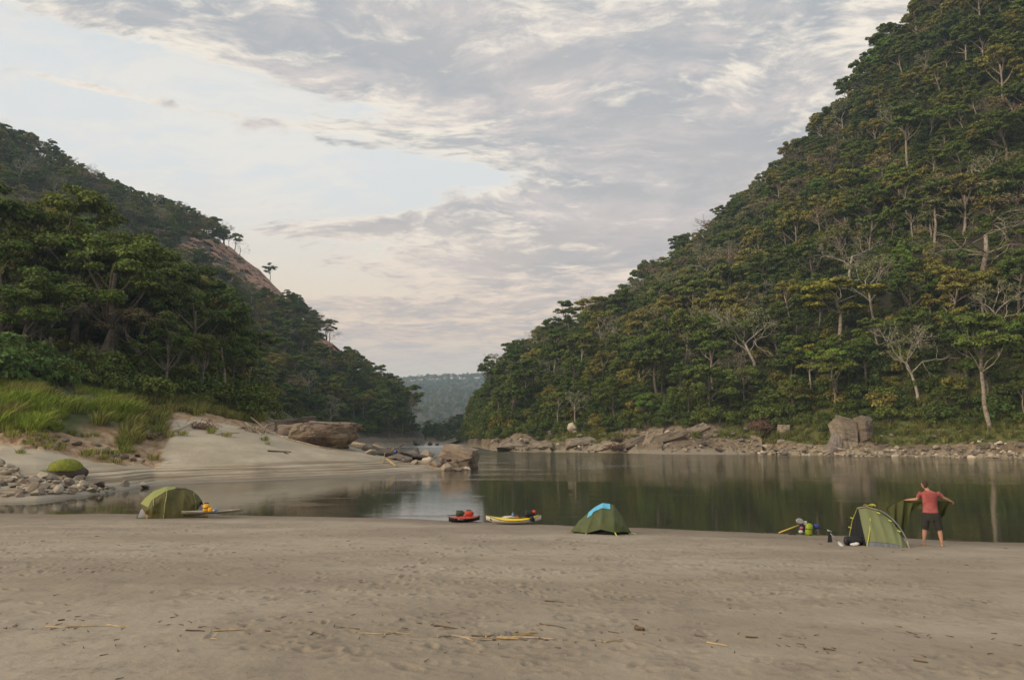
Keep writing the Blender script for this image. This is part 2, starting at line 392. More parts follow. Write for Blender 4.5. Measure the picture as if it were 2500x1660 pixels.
for (sx, sy, an, la, lb, dp) in steps:
    j0, j1 = np.searchsorted(yy, [sy - .35, sy + .35]); tl = (sx - .35) / sy; tr = (sx + .35) / sy; i0, i1 = np.searchsorted(th, [tl, tr])
    if i1 <= i0 or j1 <= j0 or sy < 4: continue
    x = XX[i0:i1, j0:j1] - sx; y = YY[i0:i1, j0:j1] - sy; u = x * math.cos(an) + y * math.sin(an); v = -x * math.sin(an) + y * math.cos(an)
    r = (u / la) ** 2 + (v / lb) ** 2
    dig_shade[i0:i1, j0:j1] = np.maximum(dig_shade[i0:i1, j0:j1], np.exp(-r * 1.4) * min(1, dp * 30))
    zz[i0:i1, j0:j1] += (.55 if sy < 11 else 1.0) * dp * (-np.exp(-r * 1.2) * 1.25 + .45 * np.exp(-(np.sqrt(r) - 1.5) ** 2 * 4))
me = mesh_np('sandbank', np.stack([XX, YY, zz], -1).reshape(-1, 3), grid_faces(nu, nv), smooth=True)
m, n, b = mat('sand'); pos = n.n('ShaderNodeNewGeometry').outputs['Position']
f1 = n.noise(n.mapping(pos, (.5, 1.0, 1)), .35, 5, .55); f2 = n.noise(pos, 1.7, 6, .6); f3 = n.noise(pos, 55, 4, .7); f4 = n.noise(pos, 9, 5, .65)
c = n.mix(n.ss(f1, .38, .62), (.262, .218, .160), (.338, .290, .220))
c = n.mix(n.m('MULTIPLY', n.ss(f2, .45, .68), .35), c, (.20, .165, .125))
c = n.mix(n.m('MULTIPLY', n.ss(n.m('ADD', n.m('MULTIPLY', f4, .6), n.m('MULTIPLY', f2, .4)), .53, .66), .55), c, (.15, .125, .095))
c = n.mix(n.m('MULTIPLY', n.ss(f3, .55, .8), .3), c, (.16, .13, .10))
at = n.n('ShaderNodeAttribute', attribute_name='wet').outputs['Fac']
c = n.mix(n.m('MULTIPLY', at, .85), c, (.125, .088, .055))
c = n.mix(n.m('MULTIPLY', n.n('ShaderNodeAttribute', attribute_name='dig_shade').outputs['Fac'], .40), c, (.10, .08, .06))  # shade of the footprint hollows, put into the sand colour
n.put(b.inputs['Base Color'], c); n.put(b.inputs['Roughness'], n.m('MULTIPLY_ADD', at, -.35, .93)); b.inputs['Specular IOR Level'].default_value = .25
bump(n, b, n.m('ADD', n.m('MULTIPLY', f3, .25), n.m('ADD', f4, n.m('MULTIPLY', f2, .8))), .75, .028)
M['sand'] = m; me.materials.append(m); set_attr(me, 'wet', wet.reshape(-1)); set_attr(me, 'dig_shade', dig_shade.reshape(-1))
link('sandbank', me, kind='structure', label='flat brown sandbank of trodden damp sand')
def sand_z(x, y):
    X = np.array([x]); Y = np.array([y]); return float((sand_base(X, Y)[0] + sand_relief(X, Y))[0])
def hit(px, py):
    a, b_ = ray(px, py); y = 5.0
    while y < 60:
        if HC + b_ * y <= sand_z(a * y, y): break
        y += .02
    return Vector((a * y, y, sand_z(a * y, y)))

# --- left bank: rock spit, white sand beach, earth bank, grass mound, forest floor
zs = lambda h: ('z', h)
LB = [
 (-900, [(zs(-1.5), 30), (zs(0), 38), (zs(1.2), 45, .0), (zs(2.0), 50), (zs(2.8), 54, 1), (zs(5), 60, 2), (zs(8), 70, 2), (zs(11), 85, 2), (zs(16), 105, 2), (zs(26), 140, 2)]),
 (0,   [(zs(-1.5), 32), (1217, 38.5), (1135, 45, .0), (1105, 50), (1074, 54, 1), (1018, 58, 2), (955, 66, 2), (930, 76, 2), (895, 95, 2), (800, 130, 2)]),
 (90,  [(zs(-1.5), 33), (1215, 39), (1140, 46, .0), (1110, 51), (1088, 54, 1), (1030, 59, 2), (955, 67, 2), (930, 78, 2), (893, 97, 2), (800, 130, 2)]),
 (190, [(zs(-1.5), 36), (1204, 42), (1152, 48, .0), (1130, 52), (1112, 55, 1), (1055, 60, 1.7), (965, 69, 2), (935, 80, 2), (893, 99, 2), (800, 132, 2)]),
 (300, [(zs(-1.5), 41), (1190, 47), (1160, 50, .0), (1142, 54), (1128, 56, 1), (1085, 60.5, 1.2), (1000, 70, 2), (962, 82, 2), (900, 102, 2), (800, 135, 2)]),
 (375, [(zs(-1.5), 46), (1181, 51.5), (1163, 54, .0), (1145, 56), (1135, 58, .9), (1105, 61.5, 1.0), (1040, 70, 1.9), (980, 84, 2), (920, 103, 2), (830, 136, 2)]),
 (430, [(zs(-1.5), 48), (1177, 53.5), (1160, 55, 0), (1140, 57, 0), (1115, 60, 0), (1070, 65, 0), (1026, 73, .3), (988, 85, 2), (935, 104, 2), (850, 140, 2)]),
 (520, [(zs(-1.5), 50), (1173, 55.7), (1155, 57, 0), (1133, 59, 0), (1105, 62, 0), (1068, 67, 0), (1040, 74, 0), (1012, 86, 1.7), (965, 106, 2), (900, 140, 2)]),
 (620, [(zs(-1.5), 52), (1170, 57.2), (1150, 58.8, 0), (1128, 61, 0), (1100, 65, 0), (1070, 70, 0), (1056, 76, 0), (1042, 88, 1), (1010, 108, 2), (960, 140, 2)]),
 (750, [(zs(-1.5), 55), (1164, 60.5), (1147, 62.5, 0), (1125, 65.5, 0), (1105, 69, 0), (1086, 74, 0), (1072, 79, 0), (1066, 90, 0), (1062, 112, 1), (1040, 140, 2)]),
 (880, [(zs(-1.5), 58), (1158, 64.5), (1143, 67, 0), (1122, 70, 0), (1108, 74, 0), (1100, 78, 0), (1096, 82, 0), (zs(1.4), 90, 0), (zs(.6), 105, .3), (zs(-.3), 120, .3)]),
 (980, [(zs(-1.5), 61), (1152, 69), (1141, 71.5, 0), (1131, 74, 0), (1123, 77, .2), (1118, 80, .3), (1116, 83, .3), (zs(.4), 88, .3), (zs(-.3), 95, .3), (zs(-1.0), 110, .3)]),
 (1080, [(zs(-1.5), 66), (zs(-.1), 73), (zs(.25), 75, .5), (zs(.45), 77, .5), (zs(.45), 79, .5), (zs(.3), 81, .5), (zs(.1), 83, .5), (zs(-.5), 87, .3), (zs(-1), 93, .3), (zs(-1.5), 100, .3)]),
 (1170, [(zs(-1.5), 70), (zs(-1), 74), (zs(-.6), 76), (zs(-.5), 78), (zs(-.5), 80), (zs(-.6), 82), (zs(-.9), 84), (zs(-1.2), 86), (zs(-1.5), 92), (zs(-1.8), 98)]),
]
G, kv, us = densify(LB, 620, 260, 3, [1, 1.6, 1.6, 1.6, 1.6, 1.5, 1.2, 1, 1])
X, Y, Z, zone = [G[..., i].copy() for i in range(4)]
zone = zone + .35 * fbm(X * .35, Y * .35, 5, 4) * (zone > .15)
beach = (zone < .5) & (X > ray(300, 1100)[0] * Y)
amp = np.clip(zone, 0, 2)
Z = Z + .05 * fbm(X * .3, Y * .3, 3, 4) * np.clip(Z * 2, 0, 1) + amp * (.25 * fbm(X * .5, Y * .5, 4, 4)) + np.clip(1 - np.abs(zone - 1) * 1.3, 0, 1) * (.30 * facets(X * .9, Y * .9, 8) + .15 * facets(X * 2.4, Y * 2.4, 9))
st = .17; zn = Z + .06 * fbm(X * .12, Y * .3, 21, 3); fr = zn / st - np.floor(zn / st)
ter = (np.floor(zn / st) + np.clip((fr - .75) / .25, 0, 1) ** 1.0) * st
tk = np.clip((1.55 - Z) * 1.6, 0, 1) * np.clip((Z - .05) * 5, 0, 1) * np.clip(1.2 - amp * 2, 0, 1) * np.clip((X / Y + .60) * 8, 0, 1) * (.45 + .55 * vnoise(X * .25, Y * .6, 44))
Z = Z * (1 - .92 * tk) + ter * .92 * tk
me = mesh_np('left_bank', np.stack([X, Y, Z], -1).reshape(-1, 3), grid_faces(*X.shape), smooth=True)
set_attr(me, 'zone', zone); set_attr(me, 'wet', np.clip(1 - Z * 3.2, 0, 1))
LBZ = (X, Y, Z, zone)
m, n, b = mat('bank_ground'); pos = n.n('ShaderNodeNewGeometry').outputs['Position']
zo = n.n('ShaderNodeAttribute', attribute_name='zone').outputs['Fac']; wt = n.n('ShaderNodeAttribute', attribute_name='wet').outputs['Fac']
f1 = n.noise(pos, .25, 5); f2 = n.noise(pos, 1.1, 6, .62); f3 = n.noise(pos, 6, 5, .65); px_, py_, pz_ = n.sep(pos)
sand_c = n.mix(n.ss(f1, .35, .65), (.33, .285, .21), (.42, .37, .28))
sand_c = n.mix(n.m('MULTIPLY', n.ss(f2, .52, .72), .35), sand_c, (.26, .21, .15))
strat = n.noise(n.mapping(pos, (.06, .06, 6.0)), 1.6, 5, .65)
lowband = n.ss(pz_, 1.45, .95)
sand_c = n.mix(n.m('MULTIPLY', lowband, n.ss(strat, .40, .62)), sand_c, (.20, .150, .095))
sand_c = n.mix(n.m('MULTIPLY', wt, .6), sand_c, (.17, .145, .115))
earth = n.mix(n.ss(f2, .35, .62), (.26, .155, .085), (.40, .30, .19)); earth = n.mix(n.ss(f3, .55, .72), earth, (.12, .075, .045))
soil = n.mix(n.ss(f2, .4, .6), (.10, .09, .045), (.07, .085, .030))
c = n.mix(n.ss(zo, .35, .65), sand_c, earth); c = n.mix(n.ss(zo, 1.35, 1.75), c, soil)
n.put(b.inputs['Base Color'], c); n.put(b.inputs['Roughness'], n.m('MULTIPLY_ADD', wt, -.4, .92))
bump(n, b, n.m('ADD', f2, n.m('MULTIPLY', f3, .5)), .7, .12)
M['bank_ground'] = m; me.materials.append(m)
link('left_bank', me, kind='structure', label='pale sand beach rising to a brown earth bank and grassy mound')

# --- left ridge with its cliffs, farther down the gorge
def ridge_cols(spec, back=60, drop=.0, nmid=5, shape=1.0):
    out = []
    for px, ybase, zbase, cyp, yc, sh in spec:
        zb_ = zbase; top = pt(px, cyp, yc).z; prof = [(zs(-2), ybase - 8), (zs(zb_), ybase)]
        for i in range(1, nmid + 1):
            f = i / (nmid + 1); prof.append((zs(zb_ + (top - zb_) * f ** sh), ybase + (yc - ybase) * f))
        prof += [(cyp, yc), (zs(top + 2), yc + back), (zs(top * .6), yc + back * 2.5)]
        out.append((px, prof))
    return out
LH = ridge_cols([(-900, 150, 6, 60, 330, 1.0), (-300, 150, 6, 210, 350, 1.0), (0, 155, 6, 352, 360, 1.05), (100, 157, 6, 388, 365, 1.05), (220, 160, 6, 462, 375, 1.05), (330, 162, 6, 500, 385, 1.1), (430, 165, 5, 528, 400, 1.15),
                 (520, 175, 5, 572, 400, 1.2), (590, 185, 5, 620, 398, 1.2), (650, 195, 4, 670, 394, 1.2), (690, 203, 4, 716, 388, 1.2), (730, 212, 4, 770, 382, 1.15), (800, 230, 3, 826, 374, 1.1), (850, 245, 3, 898, 365, 1.1),
                 (910, 262, 3, 945, 352, 1.0), (960, 278, 3, 985, 340, 1.0), (1000, 296, 2.5, 1020, 334, 1.0), (1025, 310, 1.5, 1058, 330, 1.0), (1036, 316, -2, 1076, 330, 1.0)], back=70)
GL, kvL, usL = densify(LH, 340, 150, 3)
X, Y, Z, _ = [GL[..., i].copy() for i in range(4)]
k = np.clip(Z / 20, 0, 1); Z = Z + k * 4.5 * fbm(X * .018, Y * .018, 14, 5)
me = mesh_np('left_hill', np.stack([X, Y, Z], -1).reshape(-1, 3), grid_faces(*X.shape), smooth=True); PL = np.stack([X, Y, Z], -1)
m, n, b = mat('forest_floor'); pos = n.n('ShaderNodeNewGeometry').outputs['Position']; f2 = n.noise(pos, .12, 7, .65)
c = n.mix(n.ss(f2, .38, .6), (.055, .050, .030), (.095, .075, .050)); hz_ = n.m('ADD', n.sep(pos)[2], n.m('MULTIPLY', f2, 3.0)); c = n.mix(n.ss(hz_, 5.2, 4.2), c, (.21, .165, .12)); c = n.mix(n.ss(hz_, 3.2, 2.4), c, (.33, .28, .21)); n.put(b.inputs['Base Color'], c); b.inputs['Roughness'].default_value = .95; bump(n, b, f2, .8, 1.5)
M['forest_floor'] = m; me.materials.append(m)
link('left_hill', me, kind='structure', label='wooded ridge falling to the river beyond the beach')

# --- right bank and steep wooded slope
RB_spec = [ # px, waterline py, bank-top py, bank-top Y, crest py, crest Y, shape
 (1080, 1084, 1083, 330, 1080, 350, 1), (1130, 1086, 1073, 292, 1066, 335, 1), (1160, 1091, 1068, 262, 985, 300, 1), (1200, 1099, 1066, 215, 895, 285, 1), (1260, 1103, 1062, 195, 872, 275, .95), (1330, 1103, 1058, 190, 828, 270, .95),
 (1400, 1104, 1050, 182, 770, 272, .9), (1480, 1105, 1030, 180, 710, 290, .9), (1560, 1107, 1035, 172, 640, 315, .9), (1650, 1109, 1036, 164, 555, 340, .9), (1750, 1109, 1030, 163, 470, 350, .9), (1850, 1109, 1025, 162, 392, 340, .92),
 (1950, 1111, 1030, 154, 305, 322, .95), (2060, 1113, 1012, 150, 200, 300, .98), (2160, 1114, 1018, 145, 110, 282, 1), (2265, 1115, 1020, 141, 20, 268, 1), (2400, 1117, 1018, 136, -120, 258, 1), (2500, 1119, 1018, 132, -210, 250, 1), (2900, 1123, 1010, 125, -420, 240, 1), (3500, 1130, 1000, 118, -600, 235, 1)]
RB = [(1030, [(zs(-2.5 - .2 * i), 318 + 12 * i) for i in range(13)])]
for px, wy, ty, tY, cyp, cY, sh in RB_spec:
    cyp += float(np.interp(px, [1160, 1200, 1330, 1400, 1560, 1750, 1950, 2160, 2265, 2500], [10, 45, 50, 64, 116, 138, 134, 126, 108, 76]))
    wY = -HC / ray(px, wy)[1]; tz = pt(px, ty, tY).z; top = pt(px, cyp, cY).z
    if tY < wY + 6: tY = wY + 8; tz = pt(px, ty, tY).z
    prof = [(zs(-2.5), wY - 6), (zs(0), wY), (zs(tz * .30), wY + (tY - wY) * .3), (zs(tz * .62), wY + (tY - wY) * .6), (zs(tz), tY)]
    for i in range(1, 6):
        f = i / 6; prof.append((zs(tz + (top - tz) * f ** sh), tY + (cY - tY) * f))
    prof += [(zs(top), cY), (zs(top + 3), cY + 60), (zs(top * .6), cY + 160)]
    RB.append((px, prof))
GR, kvR, usR = densify(RB, 760, 260, 2, [1, 2.6, 2.6, 2.6, 1, 1, 1, 1, 1, 1, 1, 1])
X, Y, Z, _ = [GR[..., i].copy() for i in range(4)]; KV = np.broadcast_to(kvR, X.shape)
bank = np.clip((KV - .95) / .15, 0, 1) * np.clip((X / Y - ray(1085, 1080)[0]) * 30, 0, 1) * np.clip((4.4 - KV) / .8, 0, 1)
U = np.broadcast_to(((usR - usR[0]) / 100)[:, None], X.shape)
rocky = np.clip(vnoise(U * 1.1, KV * .7, 77) * 2.2 - .2, .5, 1) * np.where(X / Y > ray(1890, 1080)[0], .6, 1)
sx_ = X * .8 - Y * .5 + Z * 1.4
Z = Z + bank * rocky * (1.7 * facets(sx_ * .16, (X * .5 + Y * .8) * .10, 50, .9) + .75 * facets(sx_ * .45, (X * .5 + Y * .8) * .3, 51, .8) + .30 * facets(sx_ * 1.3, (X * .5 + Y * .8) * .9, 52))
Z = Z + np.clip((KV - 4.2), 0, 1) * 3.0 * fbm(X * .03, Y * .03, 15, 4)
sb = np.exp(-((U - (1700 - usR[0]) / 100) / 1.5) ** 4) * np.clip((2.0 - KV), 0, 1) * (KV > .5)      # the little beach under the far bank
Z = Z * (1 - sb) + sb * np.clip((KV - 1) * .9, -1, 2)
PR = np.stack([X, Y, Z], -1)
me = mesh_np('right_bank', PR.reshape(-1, 3), grid_faces(*X.shape), smooth=False)
grassy = np.clip(vnoise(U * .9 + 4, KV * 1.3 + 7, 99) * 1.6 - .4, 0, 1) * np.clip((KV - 1.9) * 1.6, 0, 1)
grassy = grassy * .9 + np.clip((X / Y - ray(1880, 1080)[0]) * 14, 0, 1) * np.clip((KV - 1.75) * 2.5, 0, 1) * .75
grassy = grassy * np.clip((X / Y - ray(1200, 1080)[0]) * 10, .2, 1)
set_attr(me, 'zone', grassy); set_attr(me, 'forest', np.clip((KV - 4.0) * 2, 0, 1) * np.clip((Z - 5.5) * .8, 0, 1)); set_attr(me, 'beach', sb)
m, n, b = mat('far_bank'); pos = n.n('ShaderNodeNewGeometry').outputs['Position']
zo = n.n('ShaderNodeAttribute', attribute_name='zone').outputs['Fac']; fo = n.n('ShaderNodeAttribute', attribute_name='forest').outputs['Fac']; be = n.n('ShaderNodeAttribute', attribute_name='beach').outputs['Fac']
f1 = n.noise(pos, .07, 6, .6); f2 = n.noise(pos, .5, 7, .65); f3 = n.noise(pos, 2.2, 5, .65); pz_ = n.sep(pos)[2]
rk = n.mix(n.ss(f1, .4, .6), (.190, .145, .098), (.310, .245, .160)); rk = n.mix(n.ss(f2, .50, .62), rk, (.105, .078, .055)); rk = n.mix(n.m('MULTIPLY', n.ss(pz_, 1.6, .3), .7), rk, (.36, .31, .21))
rk = n.mix(n.m('MULTIPLY', n.ss(f3, .55, .7), .6), rk, (.09, .068, .05))
gr = n.mix(n.ss(f2, .4, .6), (.095, .125, .030), (.150, .150, .050))
gm = n.ss(n.m('ADD', zo, n.m('MULTIPLY', n.m('SUBTRACT', f2, .5), 1.6)), .38, .56)
c = n.mix(gm, rk, gr); c = n.mix(n.ss(be, .35, .6), c, (.30, .25, .19)); c = n.mix(fo, c, (.055, .048, .030))
n.put(b.inputs['Base Color'], c); b.inputs['Roughness'].default_value = .9; bump(n, b, n.m('ADD', f2, f3), .8, .5)
me.materials.append(m); RZ = (X, Y, Z, grassy, KV)
link('right_bank', me, kind='structure', label='broken rocky far bank below the steep wooded slope')

# --- hills that close the gorge
FH = [(px, [(zs(-3), 1150), (zs(4), 1180), (zs(pt(px, cyp, 2500).z * .45), 1800), (cyp, 2500), (zs(pt(px, cyp, 2500).z), 2900)]) for px, cyp in
      [(500, 960), (800, 940), (960, 934), (1010, 926), (1080, 923), (1140, 921), (1200, 916), (1300, 925), (1700, 940)]]
GF, _, _ = densify(FH, 120, 60, 2); X, Y, Z, _ = [GF[..., i].copy() for i in range(4)]; Z = Z + np.clip(Z / 10, 0, 1) * 12 * fbm(X * .004, Y * .004, 61, 4); PF = np.stack([X, Y, Z], -1)
me = mesh_np('far_hill', PF.reshape(-1, 3), grid_faces(*X.shape), (M['forest_floor'],), smooth=True); link('far_hill', me, kind='structure', label='distant blue wooded hill closing the gorge')
HL = [(px, [(zs(-2), 395), (zs(.3), 400), (zs(4), 412), (cyp, 440), (zs(pt(px, cyp, 440).z), 520)]) for px, cyp in
      [(1020, 1074), (1060, 1073), (1085, 1064), (1105, 1046), (1140, 1030), (1180, 1020), (1260, 1000), (1400, 980)]]
GH, _, _ = densify(HL, 90, 40, 1); X, Y, Z, _ = [GH[..., i].copy() for i in range(4)]; Z = Z + (Z > .2) * (Z < 8) * .5 * facets(X * .3, Y * .3, 63); PH = np.stack([X, Y, Z], -1)
me = mesh_np('far_headland', PH.reshape(-1, 3), grid_faces(*X.shape), (m,), smooth=False); link('far_headland', me, kind='structure', label='low wooded headland at the bend of the river')

# --- water
me = mesh_np('river', [(-900, 10, 0), (1500, 10, 0), (1500, 1700, 0), (-900, 1700, 0)], [(0, 1, 2, 3)])
m, n, b = mat('river_water'); pos = n.n('ShaderNodeNewGeometry').outputs['Position']
b.inputs['Base Color'].default_value = (.045, .045, .028, 1); b.inputs['IOR'].default_value = 1.42; b.inputs['Specular IOR Level'].default_value = .5
w1 = n.noise(n.mapping(pos, (.7, 1.9, 1)), 2.6, 3, .5, .3); w2 = n.noise(n.mapping(pos, (.30, 1.0, 1), (0, 0, .15)), 1.0, 3, .55)
px_, py_, pz_ = n.sep(pos)
run = n.m('MULTIPLY', n.ss(py_, 48, 85), n.ss(px_, -26, -4))                                  # current beyond the spit
calm = n.ss(n.noise(n.mapping(pos, (.05, .16, 1)), 1.0, 4, .6), .50, .62)
amt = n.m('ADD', .010, n.m('MULTIPLY', run, n.m('MULTIPLY_ADD', calm, .26, .07)))
near = n.m('MULTIPLY', n.ss(py_, 60, 34), n.ss(n.noise(n.mapping(pos, (.12, .5, 1)), 1.0, 3), .55, .7)); amt = n.m('ADD', amt, n.m('MULTIPLY', near, .03))
rap = n.ss(py_, 180, 300); amt = n.m('ADD', amt, n.m('MULTIPLY', rap, .25))
bp = n.n('ShaderNodeBump'); n.put(bp.inputs['Height'], n.m('ADD', w1, n.m('MULTIPLY', w2, 1.5))); n.put(bp.inputs['Strength'], amt); bp.inputs['Distance'].default_value = .35
n.t.links.new(bp.outputs[0], b.inputs['Normal']); foam = n.m('MULTIPLY', n.ss(py_, 235, 275), n.ss(n.noise(n.mapping(pos, (.06, .22, 1)), 1.0, 5, .65), .46, .56)); n.put(b.inputs['Base Color'], n.mix(foam, (.045, .045, .028), (.62, .62, .58))); n.put(b.inputs['Roughness'], n.m('MAXIMUM', n.m('MULTIPLY', foam, .8), n.m('MULTIPLY_ADD', n.ss(py_, 90, 190), .16, .04)))
me.materials.append(m); link('river', me, kind='structure', label='smooth dark green river reflecting the slopes and sky')

# --- valley air
hz = Geo(); hz.box((200, 1600, 146), (4200, 3300, 308)); me = hz.mesh('haze'); m = bpy.data.materials.new('haze'); m.use_nodes = True; n = Nodes(m.node_tree)
v = n.n('ShaderNodeVolumePrincipled'); v.inputs['Color'].default_value = (.62, .82, 1.0, 1); v.inputs['Density'].default_value = .00023; v.inputs['Anisotropy'].default_value = .1
o = n.n('ShaderNodeOutputMaterial'); n.t.links.new(v.outputs[0], o.inputs['Volume']); me.materials.append(m)
link('haze', me, kind='stuff', label='thin bluish evening haze filling the gorge')
# ------------------------------------------------------------------ vegetation prototypes
def unit(v): return v / np.maximum(np.linalg.norm(v, axis=-1, keepdims=True), 1e-9)
def leaf_quads(cen, nrm, size, r, asp=1.7):
    if size.mean() < .13: asp = 7.0; size = size * .6
    """one irregular leaf spray (a bent four-sided blade) per centre"""
    n_ = len(cen); t = unit(np.cross(nrm, unit(r.normal(size=(n_, 3))))); b_ = np.cross(nrm, t); s = size[:, None]
    k = r.uniform(.6, 1.2, (n_, 4, 1))
    v = np.stack([cen - t * s * k[:, 0] * .5 * asp, cen - b_ * s * k[:, 1] * .5 + nrm * s * .12, cen + t * s * k[:, 2] * .5 * asp - nrm * s * .1, cen + b_ * s * k[:, 3] * .5], 1)
    return v.reshape(-1, 3), np.arange(n_ * 4).reshape(-1, 4)
def lobes_to_leaves(lobes, per, size, r, up=.35, low=-.35):
    C = []; N = []
    for (c, rad) in lobes:
        m_ = max(12, int(per * (rad[0] * rad[1]) / 3.2))
        d = unit(r.normal(size=(m_ * 2, 3))); d = d[d[:, 2] > low][:m_]
        rr = r.uniform(.62, 1.08, (len(d), 1)); C.append(np.array(c) + d * rad * rr)
        N.append(unit(d + np.array([0, 0, up]) + r.normal(size=d.shape) * .55))
    C = np.concatenate(C); N = np.concatenate(N)
    return leaf_quads(C, N, r.uniform(.7, 1.35, len(C)) * size, r)
def bent(p0, p1, n_, w_, r):
    p0, p1 = np.array(p0, float), np.array(p1, float); L = np.linalg.norm(p1 - p0); out = [p0]
    o = r.normal(size=3) * w_ * L
    for i in range(1, n_): f = i / n_; out.append(p0 + (p1 - p0) * f + o * math.sin(f * math.pi) + r.normal(size=3) * w_ * L * .3)
    out.append(p1); return [Vector(p) for p in out]
def twigs(g, p, d, L, rad, depth, r, sides=4, spread=.75, curve=.0):
    q = p + d * L; mid = (p + q) / 2 + Vector(r.normal(size=3)) * L * .08
    g.tube([p, mid, q], [rad, rad * .85, rad * .68], sides, False)
    if depth == 0: return
    for i in range(2 if r.random() < .7 else 3):
        nd = (d + Vector(r.normal(size=3)) * spread * .62 + Vector((0, 0, curve))).normalized()
        twigs(g, q, nd, L * r.uniform(.62, .86), rad * .66, depth - 1, r, 3 if depth < 3 else sides, spread, curve)
def make_tree(kind, seed, fine=False):
    """returns (trunk geometry, crown geometry or None)"""
    r = np.random.default_rng(seed); g = Geo(); lob = []; H = 15.0
    if kind == 'broad':      # rounded, dense, foliage far down
        tr = bent((0, 0, -1.5), (r.uniform(-1, 1), r.uniform(-1, 1), 9), 5, .03, r); g.tube(tr, [.36, .32, .28, .24, .2, .14], 7)
        hubs = []
        for i in range(6): a = i * 1.05 + r.uniform(-.4, .4); q = r.uniform(1.6, 3.9) if i else .4; hubs.append((q * math.cos(a), q * math.sin(a), 13.2 - q * .75 + r.uniform(-2.2, 1.0), r.uniform(1.3, 2.3)))
        for i in range(3): a = r.uniform(0, 6.28); q = r.uniform(2.5, 4); hubs.append((q * math.cos(a), q * math.sin(a), r.uniform(6, 9.5), r.uniform(1.1, 1.8)))
        for hx_, hy_, hz_, hr_ in hubs:
            g.tube(bent(tr[-2] if hz_ > 10 else tr[-3], (hx_ + tr[-1].x * .6, hy_ + tr[-1].y * .6, hz_ - .5), 3, .07, r), [.13, .11, .08, .05], 4, False)
            for k_ in range(6): d = unit(r.normal(size=3)); s = r.uniform(.55, 1.15); lob.append(((hx_ + d[0] * hr_ + tr[-1].x * .6, hy_ + d[1] * hr_ + tr[-1].y * .6, hz_ + d[2] * hr_ * .55), np.array([s, s * r.uniform(.8, 1.1), s * .66])))
        fr = .5
    elif kind == 'umbrella':  # tall bare trunk, flat layered crown
        tr = bent((0, 0, -1.5), (r.uniform(-1.5, 1.5), r.uniform(-1.5, 1.5), 11.5), 6, .03, r); g.tube(tr, [.34, .3, .27, .25, .22, .19, .13], 7)
        hubs = []
        for i in range(7): a = i * .9 + r.uniform(-.4, .4); q = r.uniform(1.8, 4.4) if i else .5; hubs.append((q * math.cos(a), q * math.sin(a), 14.4 - q * .45 + r.uniform(-1.6, .8), r.uniform(1.2, 2.1)))
        for i in range(r.integers(1, 4)): a = r.uniform(0, 6.28); q = r.uniform(1.5, 3.2); hubs.append((q * math.cos(a), q * math.sin(a), r.uniform(8.5, 11.5), r.uniform(.9, 1.5)))
        for hx_, hy_, hz_, hr_ in hubs:
            g.tube(bent(tr[-2] if hz_ > 12 else tr[-3], (hx_ + tr[-1].x, hy_ + tr[-1].y, hz_ - .3), 3, .08, r), [.13, .10, .07, .04], 4, False)
            for k_ in range(5): d = unit(r.normal(size=3)); s = r.uniform(.6, 1.25); lob.append(((hx_ + d[0] * hr_ + tr[-1].x, hy_ + d[1] * hr_ + tr[-1].y, hz_ + d[2] * hr_ * .32), np.array([s, s * r.uniform(.8, 1.1), s * .5])))
    elif kind == 'tall':      # narrow, ragged
        tr = bent((0, 0, -1.5), (r.uniform(-.8, .8), r.uniform(-.8, .8), 13), 6, .02, r); g.tube(tr, [.3, .27, .24, .21, .18, .13, .08], 7)
        for i in range(20):
            z = r.uniform(6.5, 15.5); w_ = 2.7 * (1 - ((z - 11) / 6.5) ** 2) + .5; a = r.uniform(0, 6.28); q = r.uniform(.2, 1) * w_
            lob.append(((q * math.cos(a), q * math.sin(a), z), np.array([1.3, 1.3, .75]) * r.uniform(.7, 1.25)))
    elif kind == 'sparse':    # thin dry crown of fine branching with few leaves
        tr = bent((0, 0, -1.5), (r.uniform(-1, 1), r.uniform(-1, 1), 7.5), 5, .04, r); g.tube(tr, [.3, .27, .25, .22, .2, .17], 7)
        for i in range(6):
            a = i * 1.05 + r.uniform(-.3, .3); twigs(g, tr[-1 - (i % 2)], Vector((math.cos(a) * .8, math.sin(a) * .8, .85)).normalized(), r.uniform(2.2, 2.9), .12, 4, r, 4, .7, .06)
        for i in range(16):
            a = r.uniform(0, 6.28); q = math.sqrt(r.random()) * 4.6; z = 13 - q * q * .12 + r.uniform(-2, 1); lob.append(((q * math.cos(a), q * math.sin(a), z), np.array([1.3, 1.3, .6]) * r.uniform(.7, 1.2)))
    elif kind == 'bare':      # leafless, pale, wide spreading limbs
        tr = bent((0, 0, -1.5), (r.uniform(-1, 1), r.uniform(-1, 1), 6.0), 4, .05, r); g.tube(tr, [.34, .30, .26, .22, .19], 7)
        nl = int(r.integers(3, 7)); upr = r.uniform(.35, 1.6)
        for i in range(nl):
            a = i * 6.28 / nl + r.uniform(-.6, .6); twigs(g, tr[-1 - int(r.integers(0, 2))], Vector((math.cos(a), math.sin(a), upr * r.uniform(.6, 1.4))).normalized(), r.uniform(2.0, 2.9), .105, 6, r, 4, .9, .05)
        for i in range(26):
            a = r.uniform(0, 6.28); q = math.sqrt(r.random()) * 5.2; lob.append(((q * math.cos(a), q * math.sin(a), 13.4 - q * q * .13 + r.uniform(-2.4, .6)), np.array([1.1, 1.1, .7]) * r.uniform(.7, 1.2)))
    elif kind == 'shrub':
        for i in range(3): g.tube(bent((0, 0, -.5), (r.uniform(-1, 1), r.uniform(-1, 1), 2), 3, .05, r), [.08, .07, .05, .03], 4)
        for i in range(11):
            a = r.uniform(0, 6.28); q = math.sqrt(r.random()) * 2.1; lob.append(((q * math.cos(a), q * math.sin(a), 2.4 - q * q * .35 + r.uniform(-.9, .5)), np.array([1.1, 1.1, .8]) * r.uniform(.6, 1.1)))
